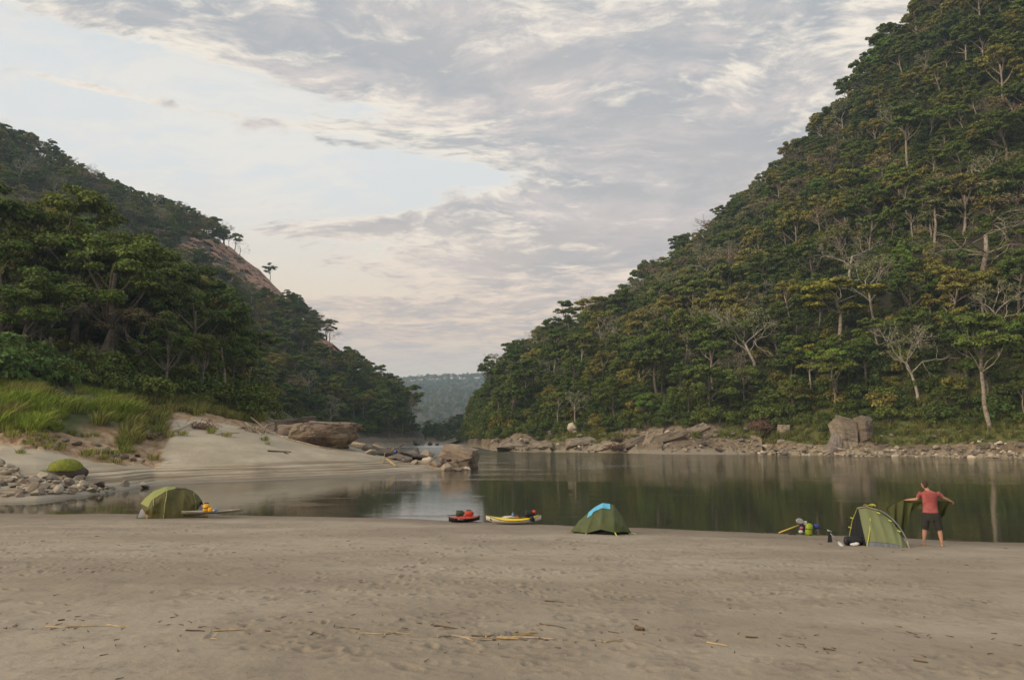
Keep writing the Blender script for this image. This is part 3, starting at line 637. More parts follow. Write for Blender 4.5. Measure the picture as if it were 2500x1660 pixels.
    if kind == 'tall':
        for (c, rad) in lob[::2]:
            base = tr[-2] if c[2] > 10 else tr[-3]; g.tube(bent(base, (c[0] * .92, c[1] * .92, c[2] - rad[2] * .4), 3, .06, r), [.12, .10, .07, .035], 4, False)
    per = {'broad': 480, 'umbrella': 560, 'tall': 500, 'sparse': 110, 'bare': 120, 'shrub': 360}[kind]
    sz = .29 if kind not in ('shrub', 'sparse') else .23
    if kind == 'bare': sz = .10
    crown = lobes_to_leaves(lob, per * (1.7 if fine else 1), sz * (.72 if fine else 1), r) if per else None
    return g, crown
PROTO = {}
def proto(kind, seed, bark, leaf, fine=False):
    key = (kind, seed, bark, leaf, fine)
    if key not in PROTO:
        if (kind, seed, fine) not in PROTO:
            PROTO[(kind, seed, fine)] = make_tree(kind, seed, fine)
        g, cr = PROTO[(kind, seed, fine)]
        tm = g.mesh('trunk_' + kind, (M[bark],), True)
        cm = mesh_np('crown_' + kind, cr[0], cr[1], (M[leaf],)) if cr is not None else None
        PROTO[key] = (tm, cm)
    return PROTO[key]
def joined(kind, seed, bark, leaf):
    g, cr = make_tree(kind, seed); tv = np.concatenate(g.v); tq = np.concatenate(g.f4); v = tv; f = [tq]; mi = [0] * len(tq)
    for x in g.fn: f.append(x); mi.append(0)
    if cr is not None: v = np.concatenate([tv, cr[0]]); f.append(cr[1] + len(tv)); mi += [1] * len(cr[1])
    return mesh_np('tree_' + kind, v, f, (M[bark], M[leaf]), mi)

# sorts of tree: name, label words, proto kind, seeds, bark, leaf
SORTS = {
 'dark': ('broadleaf_tree', 'dense dark green broadleaf tree', 'broad', (1, 2, 3, 6), 'bark', 'leaf_dark'),
 'mid': ('broadleaf_tree', 'mid green round-crowned tree', 'broad', (4, 5, 2, 7), 'bark', 'leaf_mid'),
 'olive': ('broadleaf_tree', 'olive green tree', 'broad', (8, 9, 1), 'bark_pale', 'leaf_olive'),
 'umb': ('umbrella_tree', 'flat-topped dark green tree on a pale trunk', 'umbrella', (13, 14, 12), 'bark_pale', 'leaf_mid'),
 'tall': ('tall_tree', 'tall narrow dark tree', 'tall', (21, 22), 'bark_pale', 'leaf_dark'),
 'bright': ('broadleaf_tree', 'bright fresh green tree', 'broad', (3, 9), 'bark', 'leaf_bright'),
 'yellow': ('broadleaf_tree', 'yellow green tree', 'umbrella', (12, 16), 'bark_pale', 'leaf_yellow'),
 'dry': ('dry_tree', 'half-bare brownish tree', 'sparse', (31, 32), 'bark', 'leaf_dry'),
 'grey': ('dry_tree', 'thin grey-green tree with pale limbs', 'sparse', (33, 34), 'bark_bone', 'leaf_grey'),
 'bare': ('bare_tree', 'leafless pale-limbed tree', 'bare', (41, 42, 43, 44, 45, 46), 'bark_bone', 'twig_haze'),
}
def plant(sort, loc, sc, rz, label=None, group=None, sxy=1.0, seed=None, name=None, leaf=None, tilt=(0, 0), fine=False, bark=None):
    nm, words_, kind, seeds, bark_, lf = SORTS[sort]; bark_ = bark or bark_
    tm, cm = proto(kind, seeds[int(hsh(np.array([loc[0] * 7.]), np.array([loc[1] * 7.]))[0] * len(seeds)) % len(seeds)] if seed is None else seed, bark_, leaf or lf, fine)
    o = thing(name or nm, label or words_, 'tree', loc, rz, group); o.scale = (sc * sxy, sc * sxy, sc); o.rotation_euler = (tilt[0], tilt[1], rz)
    link('trunk', tm, o)
    if cm is not None: link('crown', cm, o)
    return o

# --- where trees stand
def scatter(P, u0, u1, v0, v1, spacing, seed, keep=None):
    """jittered even spread over patch P between fractional grid rows; returns points"""
    r = np.random.default_rng(seed); nu, nv = P.shape[:2]
    a0, a1, b0, b1 = int(u0 * (nu - 1)), int(u1 * (nu - 1)), int(v0 * (nv - 1)), int(v1 * (nv - 1))
    du = P[a0 + 1:a1 + 1, b0:b1] - P[a0:a1, b0:b1]; dv = P[a0:a1, b0 + 1:b1 + 1] - P[a0:a1, b0:b1]
    area = np.linalg.norm(np.cross(du, dv), axis=-1); N = int(area.sum() / (spacing * spacing) * 3.2)
    cum = np.cumsum(area.ravel()); idx = np.searchsorted(cum, r.random(N) * cum[-1]); iu, iv = idx // area.shape[1], idx % area.shape[1]
    pts = P[a0 + iu, b0 + iv] + r.random((N, 1)) * du[iu, iv] + r.random((N, 1)) * dv[iu, iv]; out = []; cell = {}
    s2 = spacing * .82
    for k_, p in enumerate(pts):
        if keep is not None and not keep(p, iu[k_] + a0, iv[k_] + b0): continue
        key = (int(p[0] // s2), int(p[1] // s2), int(p[2] // s2)); ok = True
        for i in (-1, 0, 1):
            for j in (-1, 0, 1):
                for l in (-1, 0, 1):
                    for q in cell.get((key[0] + i, key[1] + j, key[2] + l), ()):
                        if (q[0] - p[0]) ** 2 + (q[1] - p[1]) ** 2 + (q[2] - p[2]) ** 2 < s2 * s2: ok = False
        if ok: cell.setdefault(key, []).append(p); out.append(p)
    return np.array(out)
def proj(p):
    y, z = p[1], p[2] - HC; c, s = math.cos(PITCH), math.sin(PITCH); d = y * c + z * s
    return CX + F_PX * p[0] / d, CY - F_PX * (-y * s + z * c) / d

TREES = []   # (position, sort, scale, place)
def pick(r, table):
    x = r.random() * sum(w_ for _, w_ in table)
    for s_, w_ in table:
        x -= w_
        if x <= 0: return s_
    return table[0][0]
r_ = np.random.default_rng(5)
# right slope
ku = lambda k_: np.searchsorted(kvR, k_) / (len(kvR) - 1)
ptsR = scatter(PR, .02, 1, ku(3.75), ku(11.0), 6.0, 101, keep=lambda p, i, j: 1192 < proj(p)[0] < 2780)
for p in ptsR:
    x, y = proj(p); h = (p[2] - 6) / 120; patch_ = float(fbm(np.array([p[0] * .02]), np.array([p[1] * .02 + p[2] * .03]), 71, 3)[0])
    if h > .45: tb = [('dark', 26), ('mid', 22), ('olive', 16 + 40 * max(0, patch_)), ('umb', 10), ('tall', 8), ('dry', 10 + 40 * max(0, patch_)), ('grey', 4), ('bright', 1.5), ('bare', .8)]
    elif h > .12: tb = [('dark', 24), ('mid', 24), ('olive', 16 + 50 * max(0, patch_)), ('umb', 14), ('tall', 6), ('dry', 7), ('grey', 8), ('bright', 3), ('yellow', .7), ('bare', 1.0)]
    else: tb = [('dark', 44), ('mid', 26), ('olive', 6), ('umb', 14), ('tall', 8), ('grey', 5), ('dry', 2), ('bright', 2)]
    sc = r_.choice([.6, .7, .8, .9, 1.0, 1.2]) * r_.uniform(.9, 1.12) * (.92 if h > .4 else 1.0)
    if x < 1500: sc *= .85
    if x < 1230: sc *= .85
    if p[2] < 9: sc *= r_.uniform(.5, .8)
    TREES.append((p, pick(r_, tb), sc, 'R'))
# left foreground wood
zl = LBZ[3]; PLB = np.stack(LBZ[:3], -1)
def keepL(p, i, j):
    x, y = proj(p)
    front = np.interp(x, [-900, 0, 250, 430, 520, 600, 660], [72, 74, 80, 86, 92, 98, 104])
    return p[1] > front and x < 575 + (p[1] - 90) * .6 and x > -420 and p[1] < front + 46
ptsL = scatter(PLB, 0, .75, .55, 1, 5.0, 102, keepL)
for p in ptsL:
    x, y = proj(p); front = np.interp(x, [-900, 0, 250, 430, 520, 600, 660], [72, 74, 80, 86, 92, 98, 104]); dfr = p[1] - front
    tb = [('dark', 18), ('mid', 36), ('olive', 26), ('umb', 8), ('tall', 6), ('dry', 4), ('grey', 5), ('bright', 4)]
    ytop = np.interp(x, [-300, 0, 60, 200, 260, 330, 420, 500, 560, 600, 640, 700], [390, 430, 445, 440, 520, 575, 600, 650, 715, 800, 900, 960])
    H = (pt(x, ytop, p[1]).z - p[2]) * r_.uniform(.74, 1.02) if dfr > 5 else (pt(x, ytop, p[1]).z - p[2]) * r_.uniform(.42, .85)
    H = min(H, 25)
    if H < 4: continue
    TREES.append((p, pick(r_, tb), H / 15.5, 'L'))
# left ridge
def keepH(p, i, j, tall=30):
    x, y = proj(p)
    if p[2] < 4.5: return False
    for (x0, y0, x1, y1, hw) in ((445, 592, 720, 722, 36), (770, 838, 850, 882, 20)):
        t_ = (x - x0) / (x1 - x0)
        if -.02 < t_ < 1.02 and -hw * (1 - abs(t_ - .5) * .9) < y - (y0 + t_ * (y1 - y0)) < (hw + tall) * (1 - abs(t_ - .5) * .6): return False
    return -260 < x < 1006 and not (x < 500 and y > 1000)
ptsH = scatter(PL, 0, 1, .17, .84, 6.4, 103, keepH)
for p in ptsH:
    x, y = proj(p); h = p[2] / 110
    tb = [('dark', 30), ('mid', 26), ('olive', 12), ('umb', 10), ('tall', 6), ('dry', 6), ('grey', 8), ('bright', 2)] if h < .35 else [('dark', 30), ('mid', 24), ('olive', 14), ('umb', 4), ('tall', 3), ('dry', 20), ('grey', 10), ('bare', 1.5)]
    TREES.append((p, pick(r_, tb), r_.uniform(.55, .95) * (1.05 if x > 850 else 1), 'H'))
# far headland and far hill
for p in scatter(PH, 0, 1, .38, .9, 8, 104): TREES.append((p, pick(r_, [('dark', 5), ('mid', 4), ('grey', 1)]), r_.uniform(.45, .75), 'F'))
for p in scatter(PF, 0, 1, .12, .85, 22, 105, keep=lambda p, i, j: 880 < proj(p)[0] < 1330): TREES.append((p, pick(r_, [('dark', 5), ('mid', 4), ('olive', 1)]), r_.uniform(1.0, 1.6), 'F'))

# --- the 300 that show largest become trees of their own
def score(t):
    p, s_, sc, pl = t; x, y = proj(p)
    if not (-60 < x < 2560 and y > -20): return 0
    d = p[1]; s = sc * 15 / d
    if pl == 'L':
        front = np.interp(x, [-900, 0, 250, 430, 520, 600, 660], [72, 74, 80, 86, 92, 98, 104]); s *= 1.0 if d - front < 9 else (.7 if d - front < 16 else .25)
    if s_ in ('bare', 'grey', 'yellow', 'bright', 'dry'): s *= 1.25
    if pl == 'F': s = 0
    return s
PLACE = {'R': ['the steep slope across the river', 'wood on the steep far slope'], 'L': ['the dense wood behind the grassy mound', 'wood behind the grassy mound'], 'H': ['the ridge below the red cliffs', 'wood on the cliff ridge']}
def where(t):
    p, s_, sc, pl = t; x, y = proj(p); h = p[2]
    if pl == 'R':
        if h < 16: return 'at the foot of the steep slope, just above the rocky bank' if x > 1500 else 'on the low point where the slope meets the river bend'
        if h < 55: return 'on the lower half of the steep slope across the river' if x > 1500 else 'high on the point above the river bend'
        return 'high on the steep slope across the river'
    if pl == 'L': return 'at the front edge of the wood behind the grassy mound' if p[1] < np.interp(x, [-900, 0, 250, 430, 520, 600, 660], [72, 74, 80, 86, 92, 98, 104]) + 8 else 'standing tall inside the wood behind the grassy mound'
    return 'on the wooded ridge under the red cliffs' if h < 60 else 'up near the crest of the cliff-faced ridge'
def crop(px, py, sort, Hm, label, name=None, Y=None, **kw):
    """a landmark tree whose crown centre shows at (px, py); its foot is on the slope below"""
    P = {'R': PR, 'L': PLB, 'H': PL}[kw.pop('pl', 'R')]; best = None
    flat = P.reshape(-1, 3)[::7]; frac = kw.pop('cf', .8)
    d = flat[:, 1] * math.cos(PITCH) + (flat[:, 2] + Hm * frac - HC) * math.sin(PITCH)
    X = CX + F_PX * flat[:, 0] / d; Yp = CY - F_PX * (-flat[:, 1] * math.sin(PITCH) + (flat[:, 2] + Hm * frac - HC) * math.cos(PITCH)) / d
    e = (X - px) ** 2 + (Yp - py) ** 2 * (1 if Y is None else .001) + (0 if Y is None else (flat[:, 1] - Y) ** 2 * 9000) + (flat[:, 2] < 2) * 1e6
    p = flat[np.argmin(e)]; clear_ = kw.pop('clear', .22)
    if Y is not None: Hm = min(26, max(5, (pt(px, py, p[1]).z - p[2]) / frac))
    TREES[:] = [t for t in TREES if not (np.linalg.norm(t[0] - p) < Hm * clear_ or (abs(proj(t[0])[0] - px) < Hm * .22 * F_PX / p[1] and 0 < p[1] - t[0][1] < Hm * .4 and t[0][2] + 14 * t[2] > p[2] + Hm * (.62 if sort in ('bare', 'grey') else .8)))]
    ANCH.append((px, py, AN.pop(0)))
    return plant(sort, tuple(p), Hm / 15.5, kw.pop('rz', random.uniform(0, 6)), label, None, name=name, **kw)
ANCH = []
lands = [
 (1285, 762, 'bare', 17, 'leafless cream tree leaning out from the skyline of the point', dict(rz=1.0)),
 (1420, 722, 'bare', 18, 'wide leafless tree standing dark against the pink sky', dict(rz=2.2, sxy=1.25)),
 (1250, 895, 'umb', 19, 'lone tall tree with a white trunk at the tip of the point', dict(cf=.85)),
 (1175, 960, 'umb', 13, 'flat spreading tree lowest on the point beside the river', dict()),
 (2370, 470, 'bare', 26, 'huge leafless tree with fanning pale limbs high on the slope', dict(sxy=1.25, rz=.4, clear=.5)),
 (2060, 560, 'bare', 20, 'bone white leafless tree with crooked limbs in mid slope', dict(rz=1.3, clear=.4)),
 (1900, 665, 'yellow', 12, 'small golden tree above the big yellow green one', dict()),
 (2030, 712, 'yellow', 19, 'broad yellow green spreading tree in mid slope', dict(sxy=1.4, clear=.5)),
 (2290, 660, 'olive', 19, 'olive tree with a curved reddish trunk arching to one side', dict(tilt=(0, -.2))),
 (2400, 830, 'umb', 20, 'tall tree with a straight white banded trunk low on the slope', dict(rz=2)),
 (2230, 810, 'grey', 18, 'pale forked tree beside the one with the white banded trunk', dict()),
 (1830, 770, 'grey', 20, 'tangled pale tree hung with creepers above the far bank', dict(sxy=1.2, clear=.4)),
 (1790, 850, 'bare', 15, 'broken leafless tree with limbs like antlers', dict()),
 (2170, 415, 'bright', 15, 'bright green flat tree below a tall pale trunk', dict(sxy=1.2)),
 (2210, 300, 'umb', 20, 'tall slender tree with a pale trunk high on the slope', dict(clear=.4)),
 (2080, 130, 'umb', 17, 'open-crowned tree sticking out of the skyline highest up', dict()),
 (2015, 235, 'bright', 12, 'bright green tree on the skyline of the steep slope', dict()),
 (1985, 870, 'yellow', 12, 'low yellow green tree layered above the grey far boulder', dict()),
 (1620, 790, 'olive', 16, 'golden green tree with ivy hanging down in mid slope', dict(leaf='leaf_yellow')),
 (1640, 990, 'bright', 11, 'small bright tree leaning on a curved stem at the far bank', dict(Y=186)),
 (1800, 560, 'dry', 15, 'brownish half-bare tree on the shoulder of the steep slope', dict()),
 (2245, 180, 'dry', 15, 'brown-topped tree near the upper edge of the steep slope', dict()),
 (1600, 620, 'yellow', 11, 'small orange-tinged tree halfway along the skyline shoulder', dict()),
 (165, 690, 'bare', 21, 'bare branching tree rising through the wood behind the mound', dict(pl='L', Y=84)),
 (260, 880, 'grey', 11, 'slim tree with a curved white trunk at the edge of the wood', dict(pl='L', Y=82)),
 (110, 800, 'umb', 20, 'tree on a thin pale trunk standing among dark trunks', dict(pl='L', Y=80)),
 (490, 690, 'dark', 20, 'large dark tree ending the wood behind the mound', dict(pl='L', Y=98)),
 (190, 500, 'mid', 24, 'highest mid green tree of the wood behind the mound', dict(pl='L', Y=92)),
 (598, 570, 'bare', 12, 'lone leafless tree on the skyline above the red cliffs', dict(pl='H')),
 (665, 645, 'umb', 12, 'flat-topped tree leaning out where the red cliffs end', dict(pl='H')),
 (440, 505, 'umb', 15, 'round-crowned tree standing proud of the ridge skyline', dict(pl='H')),
 (810, 775, 'bare', 13, 'thin bare tree on the ridge skyline below the cliffs', dict(pl='H')),
 (1000, 960, 'umb', 17, 'dark layered tree hanging over the river at the foot of the ridge', dict(pl='H')),
 (955, 1010, 'dark', 14, 'dark round tree at the ridge foot beside the river', dict(pl='H')),
]
AN = ['the leaning cream skyline tree', 'the wide leafless skyline tree', 'the white-trunked tree of the point', 'the flat tree lowest on the point', 'the huge leafless tree', 'the bone white crooked tree', 'the small golden tree', 'the broad yellow green tree', 'the curved reddish trunk', 'the white banded trunk', 'the pale forked tree', 'the creeper-hung pale tree', 'the antler-limbed tree', 'the bright flat tree',
 'the high slender trunk', 'the topmost skyline tree', 'the bright skyline tree', 'the low yellow green tree', 'the ivy-hung golden tree', 'the bright leaning tree', 'the brown shoulder tree', 'the brown-topped tree', 'the orange-tinged tree', 'the bare branching tree', 'the curved white trunk', 'the thin pale trunk', 'the large dark end tree', 'the highest green tree', 'the lone cliff-top bare tree', 'the leaning cliff-end tree', 'the proud ridge tree', 'the thin bare ridge tree', 'the layered river tree', 'the dark ridge-foot tree']
for px, py, s_, Hm, lab, kw in lands:
    if kw.get('pl') == 'L': kw['fine'] = True
    if s_ in ('bare',) and 'bone' not in lab and 'cream' not in lab: kw['bark'] = 'bark_pale'
    crop(px, py, s_, Hm, lab, **kw)
NLAND = len(lands)
TREES.sort(key=score, reverse=True)
cnt = 300 - NLAND
SHORT = {'dark': 'dark green domed tree', 'mid': 'mid green round tree', 'olive': 'olive green tree', 'umb': 'pale-trunked flat-topped tree', 'tall': 'narrow dark tree', 'bright': 'bright green tree', 'yellow': 'yellow green tree', 'dry': 'half-bare brown tree', 'grey': 'thin grey-green tree', 'bare': 'leafless pale tree'}
chosen = [t for t in TREES[:cnt] if score(t) > 0]; rest = TREES[len(chosen):]; info = []
for t in chosen:
    p, s_, sc, pl = t; x, y = proj((p[0], p[1], p[2] + 12 * sc)); b = min(ANCH, key=lambda a: (a[0] - x) ** 2 + (a[1] - y) ** 2); info.append((math.hypot(x - b[0], y - b[1]), x - b[0], b[1] - y, b[2], t, x, y))
info.sort(key=lambda e: e[0]); seen = {}
DIRS = ['right of', 'above and right of', 'above', 'above and left of', 'left of', 'below and left of', 'below', 'below and right of']
PL_ = {'R': 'on the steep slope', 'L': 'in the wood behind the mound', 'H': 'on the cliff ridge'}
for d_, dx_, dy_, an_, t, x, y in info:
    p, s_, sc, pl = t; di = DIRS[int(round(math.atan2(dy_, dx_) / (math.pi / 4))) % 8]; k0 = (s_, di, an_); n0 = seen.get(k0, 0); seen[k0] = n0 + 1
    how = ['next', 'second', 'third', 'fourth', 'fifth', 'sixth', 'seventh', 'eighth', 'ninth'][min(n0, 8)]
    lab = SHORT[s_] + ' ' + (di if n0 == 0 else 'farther ' + di if n0 == 1 else how + ' out ' + di) + ' ' + an_
    plant(s_, tuple(p), sc, random.uniform(0, 6.28), lab, 'forest trees ' + PL_[pl], sxy=random.uniform(.85, 1.15), tilt=(random.uniform(-.08, .08), random.uniform(-.08, .08)), fine=p[1] < 135)
# --- all further trees: one mass of instances
def instancer(name, protos, pts, idx, rz, sc, label, tilt=None, kind='stuff', parent=None):
    col = bpy.data.collections.new(name + '_sources')
    for i, me_ in enumerate(protos):
        o = bpy.data.objects.new('%s_source_%02d' % (name, i), me_); col.objects.link(o)
    me_ = bpy.data.meshes.new(name); me_.vertices.add(len(pts)); me_.vertices.foreach_set('co', np.asarray(pts, dtype=np.float32).ravel())
    a = me_.attributes.new('which', 'INT', 'POINT'); a.data.foreach_set('value', np.asarray(idx, dtype=np.int32))
    a = me_.attributes.new('turn', 'FLOAT_VECTOR', 'POINT'); tl = np.zeros((len(pts), 3)) if tilt is None else np.asarray(tilt, float).copy(); tl[:, 2] = rz
    a.data.foreach_set('vector', tl.astype(np.float32).ravel())
    a = me_.attributes.new('size', 'FLOAT_VECTOR', 'POINT'); sc = np.asarray(sc, float); sc = np.repeat(sc[:, None], 3, 1) if sc.ndim == 1 else sc
    a.data.foreach_set('vector', sc.astype(np.float32).ravel())
    o = link(name, me_, parent, kind=kind, label=label)
    ng = bpy.data.node_groups.new(name, 'GeometryNodeTree'); ng.interface.new_socket('Geometry', in_out='INPUT', socket_type='NodeSocketGeometry'); ng.interface.new_socket('Geometry', in_out='OUTPUT', socket_type='NodeSocketGeometry')
    gi = ng.nodes.new('NodeGroupInput'); go = ng.nodes.new('NodeGroupOutput'); ip = ng.nodes.new('GeometryNodeInstanceOnPoints'); ci = ng.nodes.new('GeometryNodeCollectionInfo')
    ci.inputs['Collection'].default_value = col; ci.inputs['Separate Children'].default_value = True; ci.inputs['Reset Children'].default_value = True
    ip.inputs['Pick Instance'].default_value = True
    def na(nm, ty):
        nd = ng.nodes.new('GeometryNodeInputNamedAttribute'); nd.data_type = ty; nd.inputs['Name'].default_value = nm; return nd.outputs[0]
    ng.links.new(gi.outputs[0], ip.inputs['Points']); ng.links.new(ci.outputs[0], ip.inputs['Instance']); ng.links.new(na('which', 'INT'), ip.inputs['Instance Index'])
    er = ng.nodes.new('FunctionNodeEulerToRotation'); ng.links.new(na('turn', 'FLOAT_VECTOR'), er.inputs[0]); ng.links.new(er.outputs[0], ip.inputs['Rotation'])
    ng.links.new(na('size', 'FLOAT_VECTOR'), ip.inputs['Scale']); ng.links.new(ip.outputs[0], go.inputs[0])
    md = o.modifiers.new('instances', 'NODES'); md.node_group = ng
    return o
combos = []; cidx = {}
for s_, (nm, w_, kd, seeds, bk, lf) in SORTS.items():
    for sd in seeds: cidx.setdefault(s_, []).append(len(combos)); combos.append((kd, sd, bk, lf))
pm = [joined(*c_) for c_ in combos]
fr = np.random.default_rng(9)
instancer('forest', pm, [t[0] for t in rest], [cidx[t[1]][fr.integers(len(cidx[t[1]]))] for t in rest], fr.uniform(0, 6.28, len(rest)),
          np.stack([np.array([t[2] for t in rest]) * fr.uniform(.85, 1.2, len(rest))] * 2 + [np.array([t[2] for t in rest])], 1), 'further trees of the forest covering the slopes', fr.uniform(-.1, .1, (len(rest), 3)))
# --- shrubs and saplings that fill the gaps under the crowns
sm = [joined('shrub', 51, 'bark', 'leaf_dark'), joined('shrub', 52, 'bark', 'leaf_mid'), joined('shrub', 53, 'bark', 'leaf_dark'), joined('shrub', 54, 'bark', 'leaf_olive')]
A = scatter(PR, .02, 1, ku(3.35), ku(10.3), 3.4, 111, keep=lambda p, i, j: 1125 < proj(p)[0] < 2700)
B = scatter(PLB, 0, .75, .50, 1, 3.2, 112, lambda p, i, j: p[1] > np.interp(proj(p)[0], [-900, 0, 250, 430, 520, 600, 660], [70, 71, 77, 83, 89, 95, 101]) and -420 < proj(p)[0] < 700)
Cc = scatter(PL, 0, 1, .16, .72, 4.0, 113, lambda p, i, j: keepH(p, i, j, 4))
D = scatter(PH, 0, 1, .34, .8, 5, 114)
S_ = np.concatenate([A, B, Cc, D]); k_ = fr.choice(4, len(S_), p=[.4, .3, .2, .1])
instancer('undergrowth', sm, S_, k_, fr.uniform(0, 6.28, len(S_)), fr.uniform(.7, 1.45, len(S_)), 'leafy undergrowth between and below the forest trees')
# ------------------------------------------------------------------ placing on the banks
def projA(P):
    P = P.reshape(-1, 3); d = P[:, 1] * math.cos(PITCH) + (P[:, 2] - HC) * math.sin(PITCH)
    return np.stack([CX + F_PX * P[:, 0] / d, CY - F_PX * (-P[:, 1] * math.sin(PITCH) + (P[:, 2] - HC) * math.cos(PITCH)) / d], 1)
_pc = {}
def on_bank(P, px, py, key):
    if key not in _pc: _pc[key] = (projA(P), P.reshape(-1, 3))
    q, f = _pc[key]; e = (q[:, 0] - px) ** 2 + (q[:, 1] - py) ** 2; m_ = e.min(); c_ = np.where(e < m_ + 6)[0]
    return Vector(f[c_[np.argmin(f[c_, 1])]])
LBP = np.stack(LBZ[:3], -1); RBP = np.stack(RZ[:3], -1)[:, :int(ku(4.6) * len(kvR))]
USED = {}
def unique(label, alt, group):
    if len(label.split()) > 12: alt = ['low down', 'higher up', 'wedged']
    """alt: extra phrases tried until the label is one of a kind; else it is shared inside its group"""
    for a in [''] + alt:
        l = (label + ' ' + a).strip()
        if l not in USED: USED[l] = 1; return l
    return label
def rel(px, py, anchors):
    b = min(anchors, key=lambda a: ((a[0] - px) * .8) ** 2 + (a[1] - py) ** 2); dx_, dy_ = px - b[0], b[1] - py; d = math.hypot(dx_, dy_)
    v_ = 'above' if dy_ > 0 else 'below'; h_ = 'right of' if dx_ > 0 else 'left of'
    if abs(dx_) > abs(dy_) * 2.2: w_ = h_
    elif abs(dy_) > abs(dx_) * 2.2: w_ = v_
    else: w_ = v_ + ' and ' + h_
    return w_, b[2], d

# ------------------------------------------------------------------ rocks
def hull_mesh(name, seed, dims=(1, 1, 1), n_=16, m_=None, bev=.04):
    r = random.Random(seed); bm = bmesh.new()
    for i in range(n_):
        v = Vector((r.gauss(0, 1), r.gauss(0, 1), r.gauss(0, 1))).normalized() * r.uniform(.8, 1.0); bm.verts.new((v.x * dims[0] / 2, v.y * dims[1] / 2, v.z * dims[2] / 2))
    res = bmesh.ops.convex_hull(bm, input=bm.verts)
    bmesh.ops.delete(bm, geom=[g for g in res['geom_interior'] if isinstance(g, bmesh.types.BMVert)], context='VERTS')
    bmesh.ops.dissolve_limit(bm, angle_limit=R(12), verts=bm.verts, edges=bm.edges)
    if bev: bmesh.ops.bevel(bm, geom=list(bm.edges), offset=bev * min(dims), segments=1, affect='EDGES', profile=.6)
    me_ = bpy.data.meshes.new(name); bm.to_mesh(me_); bm.free()
    if m_: me_.materials.append(m_)
    return me_
def block_mesh(name, seed, dims, m_, taper=(1, 1), jit=.16, cuts=5, bev=.02):
    r = random.Random(seed); bm = bmesh.new()
    for x in (-1, 1):
        for y in (-1, 1):
            for z in (-1, 1): k_ = taper[0] if z > 0 else taper[1]; bm.verts.new((x * k_ * dims[0] / 2 * (1 + r.uniform(-jit, jit)), y * k_ * dims[1] / 2 * (1 + r.uniform(-jit, jit)), z * dims[2] / 2 * (1 + r.uniform(-jit, jit))))
    for i in range(cuts): bm.verts.new((r.uniform(-.45, .45) * dims[0], r.choice((-.6, .5)) * dims[1], r.uniform(-.4, .5) * dims[2]))
    res = bmesh.ops.convex_hull(bm, input=bm.verts); bmesh.ops.delete(bm, geom=[g for g in res['geom_interior'] if isinstance(g, bmesh.types.BMVert)], context='VERTS')
    bmesh.ops.dissolve_limit(bm, angle_limit=R(4), verts=bm.verts, edges=bm.edges); bmesh.ops.triangulate(bm, faces=bm.faces); bmesh.ops.subdivide_edges(bm, edges=bm.edges, cuts=3, use_grid_fill=True); bmesh.ops.triangulate(bm, faces=bm.faces); L = min(dims)
    co = np.array([v.co[:] for v in bm.verts]); n1 = facets(co[:, 0] * 2.6 / L + seed, co[:, 2] * 3.4 / L + co[:, 1] * 2 / L, seed, .8) * .10 + fbm(co[:, 0] * 1.5 / L, co[:, 2] * 1.5 / L + seed, seed, 3) * .12
    un = co / (np.linalg.norm(co, axis=1, keepdims=True) + 1e-6); co = co + un * (n1 * L)[:, None]
    for v, c_ in zip(bm.verts, co): v.co = c_
    me_ = bpy.data.meshes.new(name); bm.to_mesh(me_); bm.free(); me_.materials.append(m_); return me_
ROCKM = {k: [hull_mesh('rock', 60 + i, (1, .8, .55), 15, M[k]) for i in range(5)] for k in ('rock_tan', 'rock_grey', 'rock_pale', 'rock_dark')}
CW = {'rock_tan': 'tan', 'rock_grey': 'grey', 'rock_pale': 'cream', 'rock_dark': 'dark'}
def rock(p, size, mk, label, group=None, i=None, rz=None, sq=1.0, tilt=.25, sink=.18):
    o = link('rock', ROCKM[mk][random.randrange(5) if i is None else i], None, None, label=label, category='rock', group=group)
    o.scale = (size * random.uniform(.9, 1.2), size * random.uniform(.85, 1.15), size * sq * random.uniform(.85, 1.25))
    o.rotation_euler = (random.uniform(-tilt, tilt), random.uniform(-tilt, tilt), random.uniform(0, 6.3) if rz is None else rz)
    o.location = (p.x, p.y, p.z + size * sq * (.5 * .55 - sink)); return o
def boulder(name, label, p, dims, seed, mk, rz=0, rough=.12, freq=1.6, flat_top=.0, sub=4, category='boulder', shape=None):
    bm = bmesh.new(); bmesh.ops.create_icosphere(bm, subdivisions=sub, radius=1); v = np.array([x.co[:] for x in bm.verts])
    v = np.sign(v) * np.abs(v) ** .86
    n1 = fbm(v[:, 0] * freq + v[:, 2] * .7 + seed, v[:, 1] * freq + v[:, 2] * 1.3, seed, 5); n2 = facets(v[:, 0] * 1.5 + seed + v[:, 2] * .5, v[:, 1] * 1.5 + v[:, 2] * 1.1, seed, .8)
    v = v * (1 + rough * n1 * 1.6 + rough * n2 * .5)[:, None]
    n3 = facets(v[:, 0] * 4 + v[:, 1] * 2 + seed, v[:, 2] * 7 + v[:, 0] * 1.5, seed + 5, .7); v = v * (1 + rough * .28 * n3)[:, None]; v[:, 2] += .03 * np.sin(v[:, 2] * 22 + v[:, 0] * 2) * (np.abs(v[:, 2]) < .7)
    if shape is not None: v = shape(v)
    v = v * np.array(dims) / 2
    for x, c_ in zip(bm.verts, v): x.co = c_
    me_ = bpy.data.meshes.new(name); bm.to_mesh(me_); bm.free(); me_.materials.append(M[mk])
    o = link(name, me_, None, None, label=label, category=category); o.location = (p.x, p.y, p.z + dims[2] * .32); o.rotation_euler = (0, 0, rz); return o
for mk, c_ in (('rock_spit', (.21, .165, .12)),): M[mk] = rock_mat(mk, c_, (.14, .11, .08), (.085, .066, .05), .0, scale=.5)
